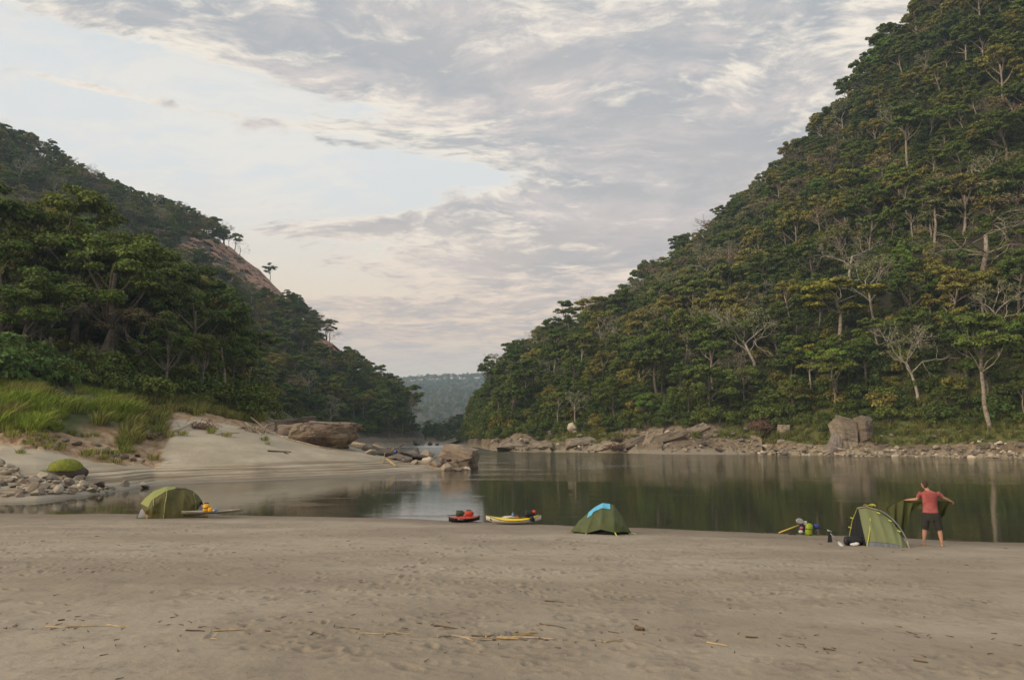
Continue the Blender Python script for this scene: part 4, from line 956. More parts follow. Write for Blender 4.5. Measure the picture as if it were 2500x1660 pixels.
# big boulders on the beach and the spit
def cap(v): w_ = v.copy(); w_[:, 2] = np.where(v[:, 2] > .45, .45 + (v[:, 2] - .45) * .45, v[:, 2]); w_[:, 0] += .18 * v[:, 2]; und = np.clip(-.1 - v[:, 2], 0, 1); w_[:, :2] *= (1 - .45 * und)[:, None]; return w_
def big(label, p, me_, rot, mk=None): o = link('boulder', me_, None, None, label=label, category='boulder'); o.location = p; o.rotation_euler = rot; return o
p_ = on_bank(LBP, 775, 1088, 'L')
boulder('boulder', 'huge flat-topped brown boulder on the crest of the pale beach', p_ + Vector((.1, 2.5, -.1)), (6.7, 5.0, 3.9), 3, 'rock_brown', .1, .20, 1.3, shape=cap, sub=6)
big('dark upright slab of rock behind the huge flat-topped boulder', pt(722, 1038, 87), block_mesh('slab', 31, (5.0, 2.0, 1.6), M['rock_dark'], (.9, 1), .12, 4), (0, -.1, .1))
big('dark layered rock under the side of the huge flat-topped boulder', on_bank(LBP, 706, 1062, 'L') + Vector((0, .8, .5)), block_mesh('slab', 32, (2.8, 2.0, 1.5), M['rock_brown'], (.9, 1.1), .15, 4), (0, -.12, .3))
tp = Vector((pt(1118, 1120, 78).x, 78, .95)); big('long reddish brown boulder at the very tip of the rocky spit', tp, block_mesh('boulder', 33, (3.9, 3.0, 2.6), M['rock_spit'], (.8, 1.0), .10, 6), (0.05, .22, -.25))
spit = [(1060, 1137, 76, 2.6, 1.3, 'rock_tan', 'low ochre rock in front of the reddish brown tip boulder'), (1092, 1143, 74.5, 2.0, 1.1, 'rock_tan', 'ochre rock wedged against the tip boulder at the waterline'), (1030, 1132, 76, 2.2, 1.1, 'rock_tan', 'rounded tan rock halfway along the spit waterline'),
        (1025, 1118, 78, 2.8, .8, 'rock_dark', 'flat dark slab lying across the middle of the spit'), (1000, 1112, 80, 2.5, 1.3, 'rock_grey', 'block-shaped grey rock in the middle of the spit'), (1018, 1106, 82, 1.4, 1.3, 'rock_dark', 'round dark rock standing up on the spit skyline'),
        (935, 1108, 78, 2.7, 1.5, 'rock_grey', 'squarish grey rock beside the blue drum'), (905, 1106, 76, 1.7, .9, 'rock_pale', 'pale yellow rock at the top end of the sand'), (892, 1100, 80, 2.4, 1.6, 'rock_dark', 'dark rock between the pale log and the spit'), (965, 1116, 77, 1.9, .8, 'rock_tan', 'flat tan rock below the blue drum'),
        (985, 1120, 76.5, 1.8, .8, 'rock_grey', 'grey rock at the sandy edge of the spit'), (1045, 1110, 81, 2.2, 1.0, 'rock_tan', 'mossy tan rock leaning on the tip boulder'), (975, 1100, 83, 1.5, .8, 'rock_dark', 'small dark rock behind the blue drum'), (1140, 1144, 75, 1.2, .5, 'rock_pale', 'small pale rock at the outermost water edge of the spit'),
        (1115, 1146, 74, 1.5, .45, 'rock_tan', 'flat tan rock awash under the tip boulder'), (1008, 1129, 75, 1.7, .7, 'rock_pale', 'cream rock at the inner corner of the spit'), (955, 1098, 84, 1.6, .9, 'rock_grey', 'grey rock behind the branch on the spit'), (1078, 1128, 77.5, 1.6, 1.4, 'rock_grey', 'upright grey rock under the tip boulder'), (1044, 1124, 77, 1.5, 1.0, 'rock_pale', 'angular pale rock beside the flat dark slab')]
for px, py, Y, wd, ht, mk, lab in spit:
    p = pt(px, py, Y); p.z = max(p.z - ht * .45, -.35); o = rock(p, wd, mk, lab, sq=ht / wd / .55, tilt=.2, sink=.02)
rs = random.Random(3)
for i in range(26):
    px = rs.uniform(880, 1130); py = np.interp(px, [880, 980, 1130], [1108, 1118, 1135]) + rs.uniform(-12, 14); Y = rs.uniform(74, 82); p = pt(px, py, Y)
    p.z = max(min(p.z, 1.0), -.1); mk = rs.choice(list(ROCKM)); w_, a_, d_ = rel(px, py, [(1113, 1120, 'the tip boulder'), (965, 1103, 'the blue drum'), (1025, 1118, 'the flat dark slab')])
    g_ = 'loose stones on the rocky spit'; rock(p, rs.uniform(.5, 1.1), mk, unique('small %s stone %s %s' % (CW[mk], w_, a_), ['on the spit', 'near the water', 'among bigger rocks'], g_), g_)
for i, (px, py, wd, mk, lab) in enumerate([(632, 1052, 1.7, 'rock_grey', 'grey rock among driftwood on the beach crest'), (598, 1046, 1.2, 'rock_dark', 'dark rock in the driftwood pile at the grass edge'), (742, 1072, 2.0, 'rock_tan', 'tan rock at the foot of the huge flat-topped boulder'), (790, 1083, 1.9, 'rock_grey', 'tilted grey rock in front of the huge flat-topped boulder'),
        (815, 1090, 1.4, 'rock_grey', 'small grey rock lowest in front of the huge flat-topped boulder'), (690, 1058, 1.6, 'rock_dark', 'dark rock between driftwood and the huge flat-topped boulder'), (765, 1078, 1.0, 'rock_pale', 'small pale rock below the huge flat-topped boulder'), (655, 1055, 1.1, 'rock_tan', 'tan rock beside the long driftwood poles'),
        (845, 1092, 1.2, 'rock_dark', 'dark rock under the overhang of the huge flat-topped boulder')]):
    rock(on_bank(LBP, px, py, 'L'), wd, mk, lab)
# rubble at the inlet, far left
mb = pt(128, 1150, 45.5)
mo = thing('mossy_boulder', 'bright green moss-covered hump of rock above the inlet rubble', 'boulder', (0, 0, 0))
def moss_me(dims, seed, mt, low):
    bm = bmesh.new(); bmesh.ops.create_icosphere(bm, subdivisions=5, radius=1); v = np.array([x.co[:] for x in bm.verts]); v *= (1 + .10 * fbm(v[:, 0] * 2 + v[:, 2], v[:, 1] * 2, seed, 4) + .035 * fbm(v[:, 0] * 14 + v[:, 2] * 9, v[:, 1] * 14, seed + 3, 2))[:, None]; v[:, 2] = np.where(v[:, 2] < low, low + (v[:, 2] - low) * .15, v[:, 2])
    for x, c_ in zip(bm.verts, v * np.array(dims) / 2): x.co = c_
    me_ = bpy.data.meshes.new('moss'); bm.to_mesh(me_); bm.free(); me_.materials.append(mt)
    for p_ in me_.polygons: p_.use_smooth = True
    return me_
M['moss'] = simple('moss', (.20, .215, .030), (.12, .145, .020), 9, .95, .9, .05, 8)
link('stone', moss_me((2.5, 1.7, 1.0), 4, M['rock_dark'], -.5), mo, Vector((mb.x + .35, 46.3, 1.1))); link('moss', moss_me((1.95, 1.6, 1.2), 5, M['moss'], -.2), mo, Vector((mb.x + .45, 46.1, 1.35))); link('moss', moss_me((2.2, 1.5, .9), 6, M['moss'], -.5), mo, Vector((mb.x - .95, 45.5, .85)))
rl = random.Random(8); anch = [(128, 1150, 'the mossy hump'), (40, 1140, 'the bank at the inlet corner'), (150, 1208, 'the pale flat waterline rock'), (50, 1205, 'the smooth ledge by the inlet'), (250, 1195, 'the two-part inlet rocks'), (200, 1180, 'the sandy end of the rubble')]
lib = []
for i in range(260):
    px = rl.uniform(-60, 262) if i < 200 else rl.uniform(0, 200); top = np.interp(px, [-120, 0, 60, 200, 262], [1120, 1125, 1160, 1165, 1192]); bot = np.interp(px, [-120, 0, 262], [1218, 1215, 1200]); py = rl.uniform(top, bot)
    if 55 < px < 200 and py < 1164: continue
    p = on_bank(LBP, px, py, 'L'); s_ = rl.choice([.35, .45, .6, .7, .9, 1.15]) * rl.uniform(.8, 1.15)
    if any((p - q).length < (s_ + t_) * .27 for q, t_ in lib): continue
    lib.append((p, s_)); mk = rl.choice(['rock_tan', 'rock_grey', 'rock_pale', 'rock_tan', 'rock_pale']); w_, a_, d_ = rel(px, py, anch); sz = 'small' if s_ < .45 else ('mid-sized' if s_ < .75 else 'large'); g_ = 'stones of the inlet rubble'
    rock(p, s_, mk, unique('%s %s stone %s %s' % (sz, CW[mk], w_, a_), ['close by', 'a little apart', 'half hidden by others'], g_), g_, tilt=.3)
for px, py, s_, mk, lab in [(150, 1209, 1.5, 'rock_pale', 'pale flat rock at the inlet waterline with a clear reflection'), (238, 1193, 1.0, 'rock_tan', 'tan rock nearest the end of the inlet rubble'), (268, 1195, .9, 'rock_pale', 'narrow pale pointed rock lying in the inlet water'),
        (312, 1190, 1.3, 'rock_tan', 'broad tan rock standing in the inlet water'), (350, 1187, .95, 'rock_pale', 'pale diamond-shaped rock standing in the inlet water'), (70, 1208, 1.6, 'rock_grey', 'smooth grey ledge at the inlet waterline'), (20, 1212, 1.7, 'rock_grey', 'long low grey ledge at the near corner of the inlet')]:
    Y = -HC / ray(px, py + 4)[1]; p = Vector((ray(px, py)[0] * Y, Y, .0)); rock(p, s_, mk, lab, sq=.9 if s_ < 1.4 else .55, tilt=.1, sink=.05)
# clods and dark hollows of the earth bank
for i, (px, py, s_) in enumerate([(160, 1075, .8), (188, 1083, .9), (262, 1098, 1.0), (305, 1118, .8), (322, 1122, .9), (335, 1112, .6), (285, 1112, .6), (95, 1072, .7), (240, 1088, .6), (352, 1128, .5)]):
    rock(on_bank(LBP, px, py, 'L'), s_, 'rock_dark' if i % 2 else 'rock_grey', 'dark clod %s in the brown earth bank' % ['highest', 'broad and cracked', 'round and jutting', 'lying low', 'nearest the beach', 'small and split', 'small at the bank foot', 'under the pale reed', 'in the middle', 'lowest and smallest'][i])

# far shore
rf = random.Random(12); far_anch = [(2085, 1060, 'the tall split slab'), (1915, 1050, 'the square block'), (2300, 1080, 'the green far bank'), (2450, 1070, 'the far bank end'), (1750, 1095, 'the little far beach'), (1350, 1060, 'the white outcrop'), (1500, 1080, 'the slanting strata'), (1620, 1090, 'the root tangle'), (1225, 1085, 'the far point')]
lib2 = []
FARS = []
def far_rock(px, py, s_, mk, extra=None):
    p = on_bank(RBP, px, py, 'R')
    if s_ < 1.02: FARS.append((p, s_, mk)); return
    if any((p - q).length < (s_ + t_) * .3 for q, t_ in lib2): return
    lib2.append((p, s_)); w_, a_, d_ = rel(px, py, far_anch); g_ = 'stones of the far shore'; sz = 'small' if s_ < 1.2 else ('mid-sized' if s_ < 1.6 else 'large')
    rock(p, s_, mk, unique('%s %s rock %s %s' % (sz, CW[mk], w_, a_), ['at the waterline', 'in the rubble', 'up the bank', 'amid stones'] if d_ < 60 else ['farther off', 'down the shore', 'well apart'], g_), g_, tilt=.3, sink=.15)
for i in range(520):
    px = rf.uniform(1830, 2560); wy = np.interp(px, [1800, 2000, 2265, 2560], [1109, 1112, 1115, 1120]); py = wy - abs(rf.gauss(0, 12)) + 2
    far_rock(px, py, rf.choice([.5, .6, .7, .8, .9, 1.3, 1.8]) * rf.uniform(.8, 1.15), rf.choice(['rock_tan', 'rock_pale', 'rock_grey', 'rock_tan']))
for i in range(46):
    px = rf.uniform(2120, 2520); py = rf.uniform(1050, 1100); far_rock(px, py, rf.uniform(.7, 1.6), rf.choice(['rock_dark', 'rock_grey', 'rock_grey', 'rock_dark', 'rock_pale']))
for i in range(260):
    px = rf.uniform(1180, 1860); py = rf.uniform(np.interp(px, [1180, 1400, 1860], [1080, 1055, 1045]), np.interp(px, [1180, 1300, 1860], [1094, 1100, 1104])); far_rock(px, py, rf.choice([.5, .7, .9, 1.2, 2.0]) * rf.uniform(.8, 1.1), rf.choice(['rock_tan', 'rock_grey', 'rock_pale', 'rock_tan', 'rock_grey', 'rock_dark']))
RKS = list(ROCKM)
instancer('rubble', [ROCKM[k_][i] for k_ in RKS for i in (0, 2, 4)], [tuple(p + Vector((0, 0, .1 * s_))) for p, s_, mk in FARS], [RKS.index(mk) * 3 + i % 3 for i, (p, s_, mk) in enumerate(FARS)], [rf.uniform(0, 6.28) for _ in FARS], [s_ for p, s_, mk in FARS], 'small broken stones along the far shore')
rock(on_bank(RBP, 1405, 1047, 'R'), 5.5, 'rock_pale', 'big whitish outcrop at the top of the far bank', sq=1.1); rock(on_bank(RBP, 1370, 1055, 'R'), 4.2, 'rock_pale', 'pale brown outcrop just below the whitish one'); rock(on_bank(RBP, 1345, 1060, 'R'), 3.6, 'rock_grey', 'grey sloping outcrop beside the whitish one')
M['rock_slab'] = rock_mat('rock_slab', (.27, .225, .165), (.19, .15, .108), (.10, .078, .06), scale=.6)
for k_, (px, py, w_, h_) in enumerate([(1330, 1090, 8, 2.6), (1410, 1080, 9, 3), (1480, 1088, 12, 3.2), (1560, 1075, 10, 3), (1650, 1068, 8, 3.4), (1700, 1052, 6, 3), (1250, 1088, 8, 3), (1590, 1060, 6, 4)]):
    hm = block_mesh('outcrop', 70 + k_, (w_ * .85, 5.0, h_ * .75), M['rock_slab'], (.6, 1.15), .34, 12)
    o = link('outcrop', hm, None, None, label=['low brown', 'humped brown', 'long slanting', 'steep layered', 'tall cracked', 'narrow upright reddish', 'low flat', 'broken grey'][k_] + ' rock face on the far bank ' + ['right of the point', 'under the whitish outcrop', 'running down to the water', 'beside the slanting one', 'under the leaning bright tree', 'below the wood edge', 'at the point', 'above the root tangle'][k_], category='rock')
    o.location = on_bank(RBP, px, py, 'R') + Vector((0, 1.5, -h_ * .28)); o.rotation_euler = (-.5, [-.1, -.15, -.22, -.25, -.25, -.4, -.08, -.25][k_], [-.3, .4, -.5, .2, -.6, .3, 0, .5][k_])
o = block_mesh('slab', 5, (3.6, 2.6, 6.6), M['rock_slab'], (1.15, .62), .2, 7); o = link('slab', o, None, None, label='tall split grey slab leaning on the far bank', category='rock'); o.location = on_bank(RBP, 2078, 1095, 'R') + Vector((.1, 2.6, 1.9)); o.rotation_euler = (-.2, .12, .1)
o = block_mesh('slab', 8, (2.3, 2.2, 4.8), M['rock_slab'], (1.15, .6), .22, 6); o = link('slab', o, None, None, label='narrower tan slab split from the tall grey one', category='rock'); o.location = on_bank(RBP, 2112, 1088, 'R') + Vector((1.4, 2.9, 3.0)); o.rotation_euler = (-.2, .1, .3)
o = block_mesh('slab', 9, (2.4, 2.2, 4.6), M['rock_grey'], (.5, 1.1), .12, 4); o = link('slab', o, None, None, label='dark wedge of rock at the foot of the tall slab', category='rock'); o.location = on_bank(RBP, 2048, 1098, 'R') + Vector((-.2, 1.2, 1.0)); o.rotation_euler = (-.1, .35, .1)
o = block_mesh('slab', 14, (1.9, 1.7, 2.5), M['rock_tan'], (1, 1), .08, 2); o = link('block', o, None, None, label='square tan block on the grass left of the tall slab', category='rock'); o.location = on_bank(RBP, 1915, 1062, 'R') + Vector((0, .5, .9))
for i, (px, py, s_) in enumerate([(1012, 1080, 5), (1050, 1082, 3.0), (1066, 1084, 2.6), (985, 1084, 2.6), (960, 1083, 2), (1022, 1077, 5)]):
    Y = 300; p = Vector((ray(px, py)[0] * Y, Y, 0)); rock(p, s_, 'rock_dark' if i < 2 else 'rock_grey', 'dark boulder %s far down the river' % ['at the ridge foot', 'standing in the rapids', 'low in the rapids', 'beside the far sand strip', 'at the sand strip end', 'highest at the ridge foot'][i], sink=.05)

# cliffs on the left ridge
def cliff(name, label, top, bot, Y0, seed, depth=14):
    xs = np.linspace(top[0][0], top[-1][0], 150); tv = np.linspace(0, 1, 60); V = []
    yt = np.interp(xs, [a[0] for a in top], [a[1] for a in top]) + 5 * fbm(xs * .03, xs * 0, seed, 3); yb = np.interp(xs, [a[0] for a in bot], [a[1] for a in bot]) + 9 * fbm(xs * .025, xs * 0 + 3, seed, 3)
    xi = np.arange(0, 150, 4); ti = np.linspace(0, 1, 16); D_ = np.array([[on_bank(PL, xs[i], yt[i] + (yb[i] - yt[i]) * t_, 'H').y for t_ in ti] for i in xi]); D_ = smooth_grid(np.pad(D_, 2, mode='edge')[..., None], 4)[2:-2, 2:-2, 0]
    for i in range(150):
        row = np.array([np.interp(i, xi, D_[:, k_]) for k_ in range(16)])
        for t_ in tv: V.append(pt(xs[i], yt[i] + (yb[i] - yt[i]) * t_, float(np.interp(t_, ti, row)) - 4.5))
    V = np.array([v[:] for v in V]); s_ = V[:, 0] * .9 + V[:, 1] * .4; wz = V[:, 2] + 3 * fbm(s_ * .03, V[:, 2] * .05, seed + 8, 3)
    n_ = 5.0 * facets(s_ * .05, wz * .07, seed, .7) + 3.6 * facets(s_ * .13, wz * .22, seed + 1, .7) + 1.7 * facets(s_ * .4, wz * .5, seed + 2, .8) + 2.2 * fbm(s_ * .05, wz * .12, seed + 4, 5)
    n_ = n_ * np.tile(np.clip(np.sin(np.pi * tv) * 2.5, 0, 1), 150)
    V[:, 1] -= n_ * 1.2; V[:, 0] += n_ * .35
    me_ = mesh_np(name, V, grid_faces(150, 60), (M['cliff'],)); return link(name, me_, None, None, label=label, category='cliff', kind=None)
cliff('cliff', 'long band of pinkish sandstone cliff under the left ridge crest', [(432, 560), (500, 572), (560, 600), (610, 640), (660, 688), (725, 752)], [(432, 622), (500, 652), (560, 702), (610, 738), (660, 762), (725, 786)], [(432, 388), (725, 378)], 31)
cliff('cliff', 'lower short patch of pinkish cliff nearer the river', [(765, 818), (810, 836), (852, 872)], [(765, 856), (810, 872), (852, 900)], [(765, 372), (852, 358)], 37)

# ------------------------------------------------------------------ grass
def tuft(name, seed, n_, h, spread, lean, mt, wid=.035):
    r = np.random.default_rng(seed); a = r.uniform(0, 6.28, n_); b0 = np.stack([np.cos(a), np.sin(a), np.zeros(n_)], 1) * (np.sqrt(r.random(n_)) * spread)[:, None]
    d = np.stack([np.cos(a) * r.uniform(.1, .6, n_) + lean, np.sin(a) * r.uniform(.1, .6, n_), np.ones(n_)], 1); L = h * r.uniform(.5, 1.1, n_); s_ = np.stack([-np.sin(a), np.cos(a), 0 * a], 1) * wid
    m_ = b0 + d * (L * .55)[:, None]; d2 = d.copy(); d2[:, :2] *= 1.9; d2[:, 2] *= .55; t_ = m_ + d2 * (L * .5)[:, None]
    V = np.stack([b0 - s_ * .6, b0 + s_ * .6, m_ + s_, m_ - s_, t_], 1).reshape(-1, 3); k_ = np.arange(n_)[:, None] * 5
    me_ = mesh_np(name, V, [k_ + np.array([[0, 1, 2, 3]]), k_ + np.array([[3, 2, 4]])], (mt,)); return me_
TG = [tuft('tuft', i, 80, 1.35, .5, .22, M['grass_blade'], .03) for i in (1, 2)]; TO = [tuft('tuft', i, 80, .95, .5, .1, M['grass_olive'], .03) for i in (3, 4)]; TS = [tuft('tuft', i, 60, .42, .3, .05, M['grass_olive'], .02) for i in (5, 6)]
fg = np.random.default_rng(17)
lush = scatter(LBP, 0, .75, .42, .80, .62, 201, lambda p, i, j: zl[i, j] > 1.5 and fbm(p[0:1] * .3, p[1:2] * .3, 19, 4)[0] > -.16 and -300 < proj(p)[0] < 330 and p[1] < np.interp(proj(p)[0], [0, 330], [77, 80]))
instancer('tall_grass', TG + [tuft('tuft', 9, 80, 1.2, .5, .2, M['grass_olive'], .03)], lush, np.where(fbm(lush[:, 0] * .3, lush[:, 1] * .3, 29, 3) > .12, 2, fg.integers(0, 2, len(lush))), fg.uniform(-.5, .5, len(lush)), fg.uniform(.45, 1.0, len(lush)) * (1 + 1.1 * fbm(lush[:, 0] * .35, lush[:, 1] * .35, 23, 3)), 'tall lush bright green grass on the mound above the inlet')
ol = scatter(LBP, 0, .8, .45, .93, .75, 202, lambda p, i, j: zl[i, j] > 1.25 and 300 < proj(p)[0] < 640 and p[1] < 104)
instancer('rough_grass', TO, ol, fg.integers(0, 2, len(ol)), fg.uniform(0, 6.28, len(ol)), fg.uniform(.6, 1.5, len(ol)), 'rough olive grass and weeds at the top of the beach')
ez = scatter(LBP, 0, .6, .30, .62, .8, 203, lambda p, i, j: .75 < zl[i, j] < 1.6 and fbm(p[0:1] * .5, p[1:2] * .5, 7, 3)[0] > .06)
if len(ez): instancer('weeds', TS, ez, fg.integers(0, 2, len(ez)), fg.uniform(0, 6.28, len(ez)), fg.uniform(.6, 1.6, len(ez)), 'small weeds growing out of the brown earth bank')
gz = RZ[3]; KVr = RZ[4]
gg = scatter(np.stack(RZ[:3], -1), .05, 1, ku(1.6), ku(4.6), 1.25, 204, lambda p, i, j: gz[i, j] > .42 and proj(p)[0] < 2650 or KVr[i, j] > 3.8 and fg.random() < .35)
instancer('bank_grass', TS + TO, gg, fg.integers(0, 4, len(gg)), fg.uniform(0, 6.28, len(gg)), fg.uniform(.8, 1.8, len(gg)), 'short green grass and weeds on the far bank')
for i, (px, py, s_, lab) in enumerate([(50, 1105, 1.0, 'tiny grass tuft alone on the upper inlet sand'), (212, 1115, 1.6, 'upright green tuft in the brown earth bank'), (105, 1075, 1.6, 'green tuft at the top of the earth bank'), (375, 1122, 1.9, 'bushy tuft where the earth bank meets the beach'), (412, 1068, 2.2, 'big dark grass clump by the driftwood on the beach'), (445, 1062, 1.5, 'paler grass clump beside the big dark one'),
        (515, 1056, 1.9, 'grass clump below the brown brush pile'), (552, 1064, 1.5, 'rounded grass clump at the top of the bare sand'), (648, 1074, 1.4, 'flat little grass tuft alone on the bare sand'), (653, 1083, .8, 'tiniest grass sprig under the flat tuft'), (30, 1068, 1.8, 'green tuft under the tall grass at the sand edge'), (745, 1052, 1.2, 'grass tuft growing out of the huge boulder')]):
    p = on_bank(LBP, px, py, 'L'); o = link('grass_tuft', (TS + TO)[i % 2] if s_ < 1.9 else TO[i % 2], None, p, label=lab, category='grass tuft', group='grass tufts on the left shore'); o.scale = (s_ * (1 if s_ < 1.9 else .45),) * 3
for i, (px, py, s_, lab) in enumerate([(2060, 1006, 1.0, 'dark bush growing on top of the tall split slab'), (2125, 1010, .8, 'small bush behind the narrower tan slab'), (2020, 1040, .7, 'small bush beside the dark wedge of rock')]):
    p = on_bank(RBP, px, py + 12, 'R'); o = link('bush', sm[i], None, p, label=lab, category='bush'); o.scale = (s_,) * 3
M['leaf_fresh'] = leaf_mat('leaf_fresh', [(.105, .165, .040), (.090, .150, .040)])
bs = joined('shrub', 55, 'bark', 'leaf_fresh')
for i, (px, py, Y, s_, lab) in enumerate([(30, 930, 72, 1.5, 'large fresh green bush behind the tall grass'), (95, 925, 75, 1.25, 'fresh green bush right of the large one behind the grass'), (-40, 935, 70, 1.4, 'fresh green bush at the edge of the picture'), (150, 938, 77, .9, 'small fresh green bush where the tall grass thins')]):
    p = on_bank(LBP, px, py + 12, 'L'); o = link('bush', bs, None, p, label=lab, category='bush', group='bushes behind the tall grass'); o.scale = (s_,) * 3; o.rotation_euler = (0, 0, i * 1.7)

# ------------------------------------------------------------------ driftwood
def log(pts, rad, mk, label, name='driftwood', cat='driftwood', Pk='L', dz=.0, sides=6, lift=None):
    P_ = LBP if Pk == 'L' else RBP; q = []
    for k_, (px, py) in enumerate(pts):
        v = on_bank(P_, px, py, Pk) if Pk != 'S' else hit(px, py); v = v.copy(); v.z += rad * .7 + dz + (lift[k_] if lift else 0); q.append(v)
    o0 = q[0].copy(); g = Geo(); d = []
    for a, b_ in zip(q[:-1], q[1:]): d += [a.lerp(b_, f) + Vector((random.uniform(-1, 1), random.uniform(-1, 1), random.uniform(0, .6))) * rad * .5 for f in (0, .35, .7)]
    d.append(q[-1]); n_ = len(d); g.tube([x - o0 for x in d], [rad * (1 - .45 * i / (n_ - 1)) * random.uniform(.88, 1.1) for i in range(n_)], sides)
    return link(name, g.mesh(name, (M[mk],)), None, o0, label=label, category=cat)
for pts, rad, mk, lab, lift in [
    ([(46, 1067), (151, 1037)], .05, 'reed', 'long pale reed slanting across the brown earth bank', [0, .4]), ([(410, 1056), (445, 1050), (479, 1039)], .16, 'bark_bone', 'thick bleached branch at the top of the beach', [0, .1, .4]),
    ([(598, 1044), (640, 1060)], .09, 'driftwood', 'straight pale pole in the driftwood pile', [.5, 0]), ([(612, 1032), (668, 1060)], .09, 'driftwood', 'longer pole leaning beside the straight one', [.6, 0]), ([(650, 1047), (685, 1042)], .16, 'driftwood', 'short stout log against the dark slab', [.3, .5]),
    ([(706, 1046), (790, 1093)], .06, 'reed', 'thin straight reed leaning on the huge boulder', [.6, 0]), ([(672, 1060), (715, 1073), (780, 1091), (812, 1095)], .09, 'driftwood', 'long curved pole lying on the sand before the boulder', None),
    ([(530, 1060), (585, 1055)], .05, 'driftwood', 'thin branch on the beach crest', None), ([(330, 1068), (410, 1058)], .08, 'twig', 'dark tangled branch at the grass edge', None), ([(345, 1060), (370, 1064)], .12, 'driftwood', 'short pale stub beside the dark tangled branch', None),
    ([(654, 1100), (690, 1101), (710, 1102)], .07, 'twig', 'dark stick alone on the pale sand', None), ([(693, 1104), (705, 1107)], .07, 'twig', 'small dark chip beside the dark stick', None),
    ([(944, 1127), (968, 1138)], .14, 'reed', 'short yellowish log on the sandy side of the spit', [.2, 0]), ([(936, 1130), (941, 1115)], .05, 'reed', 'thin upright twig beside the yellowish log', [0, .5])]:
    log(pts, rad, mk, lab, lift=lift)
def log3(pts, rad, mk, label, name='driftwood', cat='driftwood'):
    q = [pt(*p) for p in pts]; g = Geo(); g.tube([x - q[0] for x in q], [rad * (1 - .4 * i / (len(q) - 1)) for i in range(len(q))], 6); return link(name, g.mesh(name, (M[mk],)), None, q[0], label=label, category=cat)
log3([(846, 1081, 84), (893, 1087, 82)], .32, 'driftwood', 'stout bleached log reaching from the huge boulder'); log3([(912, 1087, 81), (947, 1098, 80)], .2, 'driftwood', 'pale log end leaning on the squarish grey rock')
log3([(964, 1100, 80), (975, 1092, 80), (986, 1084, 80.5)], .09, 'twig', 'dark branch pointing up above the blue drum'); log3([(952, 1112, 78), (955, 1100, 78.5), (962, 1095, 79)], .12, 'reed', 'twisted yellowish root beside the blue drum'); log3([(1640, 1088, 160), (1648, 1070, 161), (1655, 1066, 162)], .3, 'driftwood', 'curved bleached trunk standing on the far shore')
def brush(label, c, R_, n_, mk, seed, rad=.03, name='brush_pile'):
    r = random.Random(seed); g = Geo()
    for i in range(n_):
        a = Vector((r.gauss(0, R_ * .5), r.gauss(0, R_ * .4), abs(r.gauss(0, R_ * .2)))); d = Vector((r.gauss(0, 1), r.gauss(0, 1), r.gauss(0, .5))).normalized() * R_ * r.uniform(.3, .8); g.tube([a - d * .5, a + Vector((0, 0, r.uniform(-.1, .1) * R_)), a + d * .5], [rad, rad * .9, rad * .4], 3)
    return link(name, g.mesh(name, (M[mk],)), None, c, label=label, category='brushwood')
M['brush'] = simple('brush', (.23, .14, .09), (.12, .075, .05), 3, .9, 0)
brush('reddish brown heap of dead brush at the top of the beach', on_bank(LBP, 492, 1044, 'L'), 1.3, 170, 'brush', 1); brush('grey heap of twigs left of the bleached branch', on_bank(LBP, 350, 1062, 'L'), 1.0, 90, 'driftwood', 2)
brush('heap of broken sticks among the beach driftwood', on_bank(LBP, 615, 1052, 'L'), 1.4, 110, 'driftwood', 3, .04); brush('dead brown root tangle on the far shore', on_bank(RBP, 1500, 1098, 'R') + Vector((0, -.5, .4)), 2.2, 160, 'brush', 4, .07, 'root_tangle')
brush('dry brown thicket below the wood on the far bank', on_bank(RBP, 1865, 1055, 'R') + Vector((0, 0, .6)), 3.4, 330, 'brush', 5, .07); brush('dark root plate of a fallen tree on the far shore', on_bank(RBP, 1508, 1082, 'R') + Vector((0, 0, .5)), 1.4, 120, 'twig', 6, .07, 'root_tangle')
brush('second small heap of sticks at the squarish grey rock', pt(950, 1104, 79), 1.1, 50, 'driftwood', 7, .05)
# blue drum
dr = thing('drum', 'blue plastic drum stranded among the spit rocks', 'drum', pt(965, 1102, 76.5)); M['blue'] = simple('blue', (.03, .06, .22), (.025, .05, .18), 4, .4, 0); M['white'] = simple('white', (.62, .62, .60), (.5, .5, .49), 4, .6, 0)
g = Geo(); g.tube([(0, .25, 0), (0, .2, 0), (0, -.2, 0), (0, -.27, 0)], [.15, .2, .2, .15], 14); link('body', g.mesh('body', (M['blue'],), True), dr); g = Geo(); g.tube([(.03, -.265, .02), (.03, -.30, .02)], [.055, .055], 10); link('lid', g.mesh('lid', (M['white'],), True), dr)

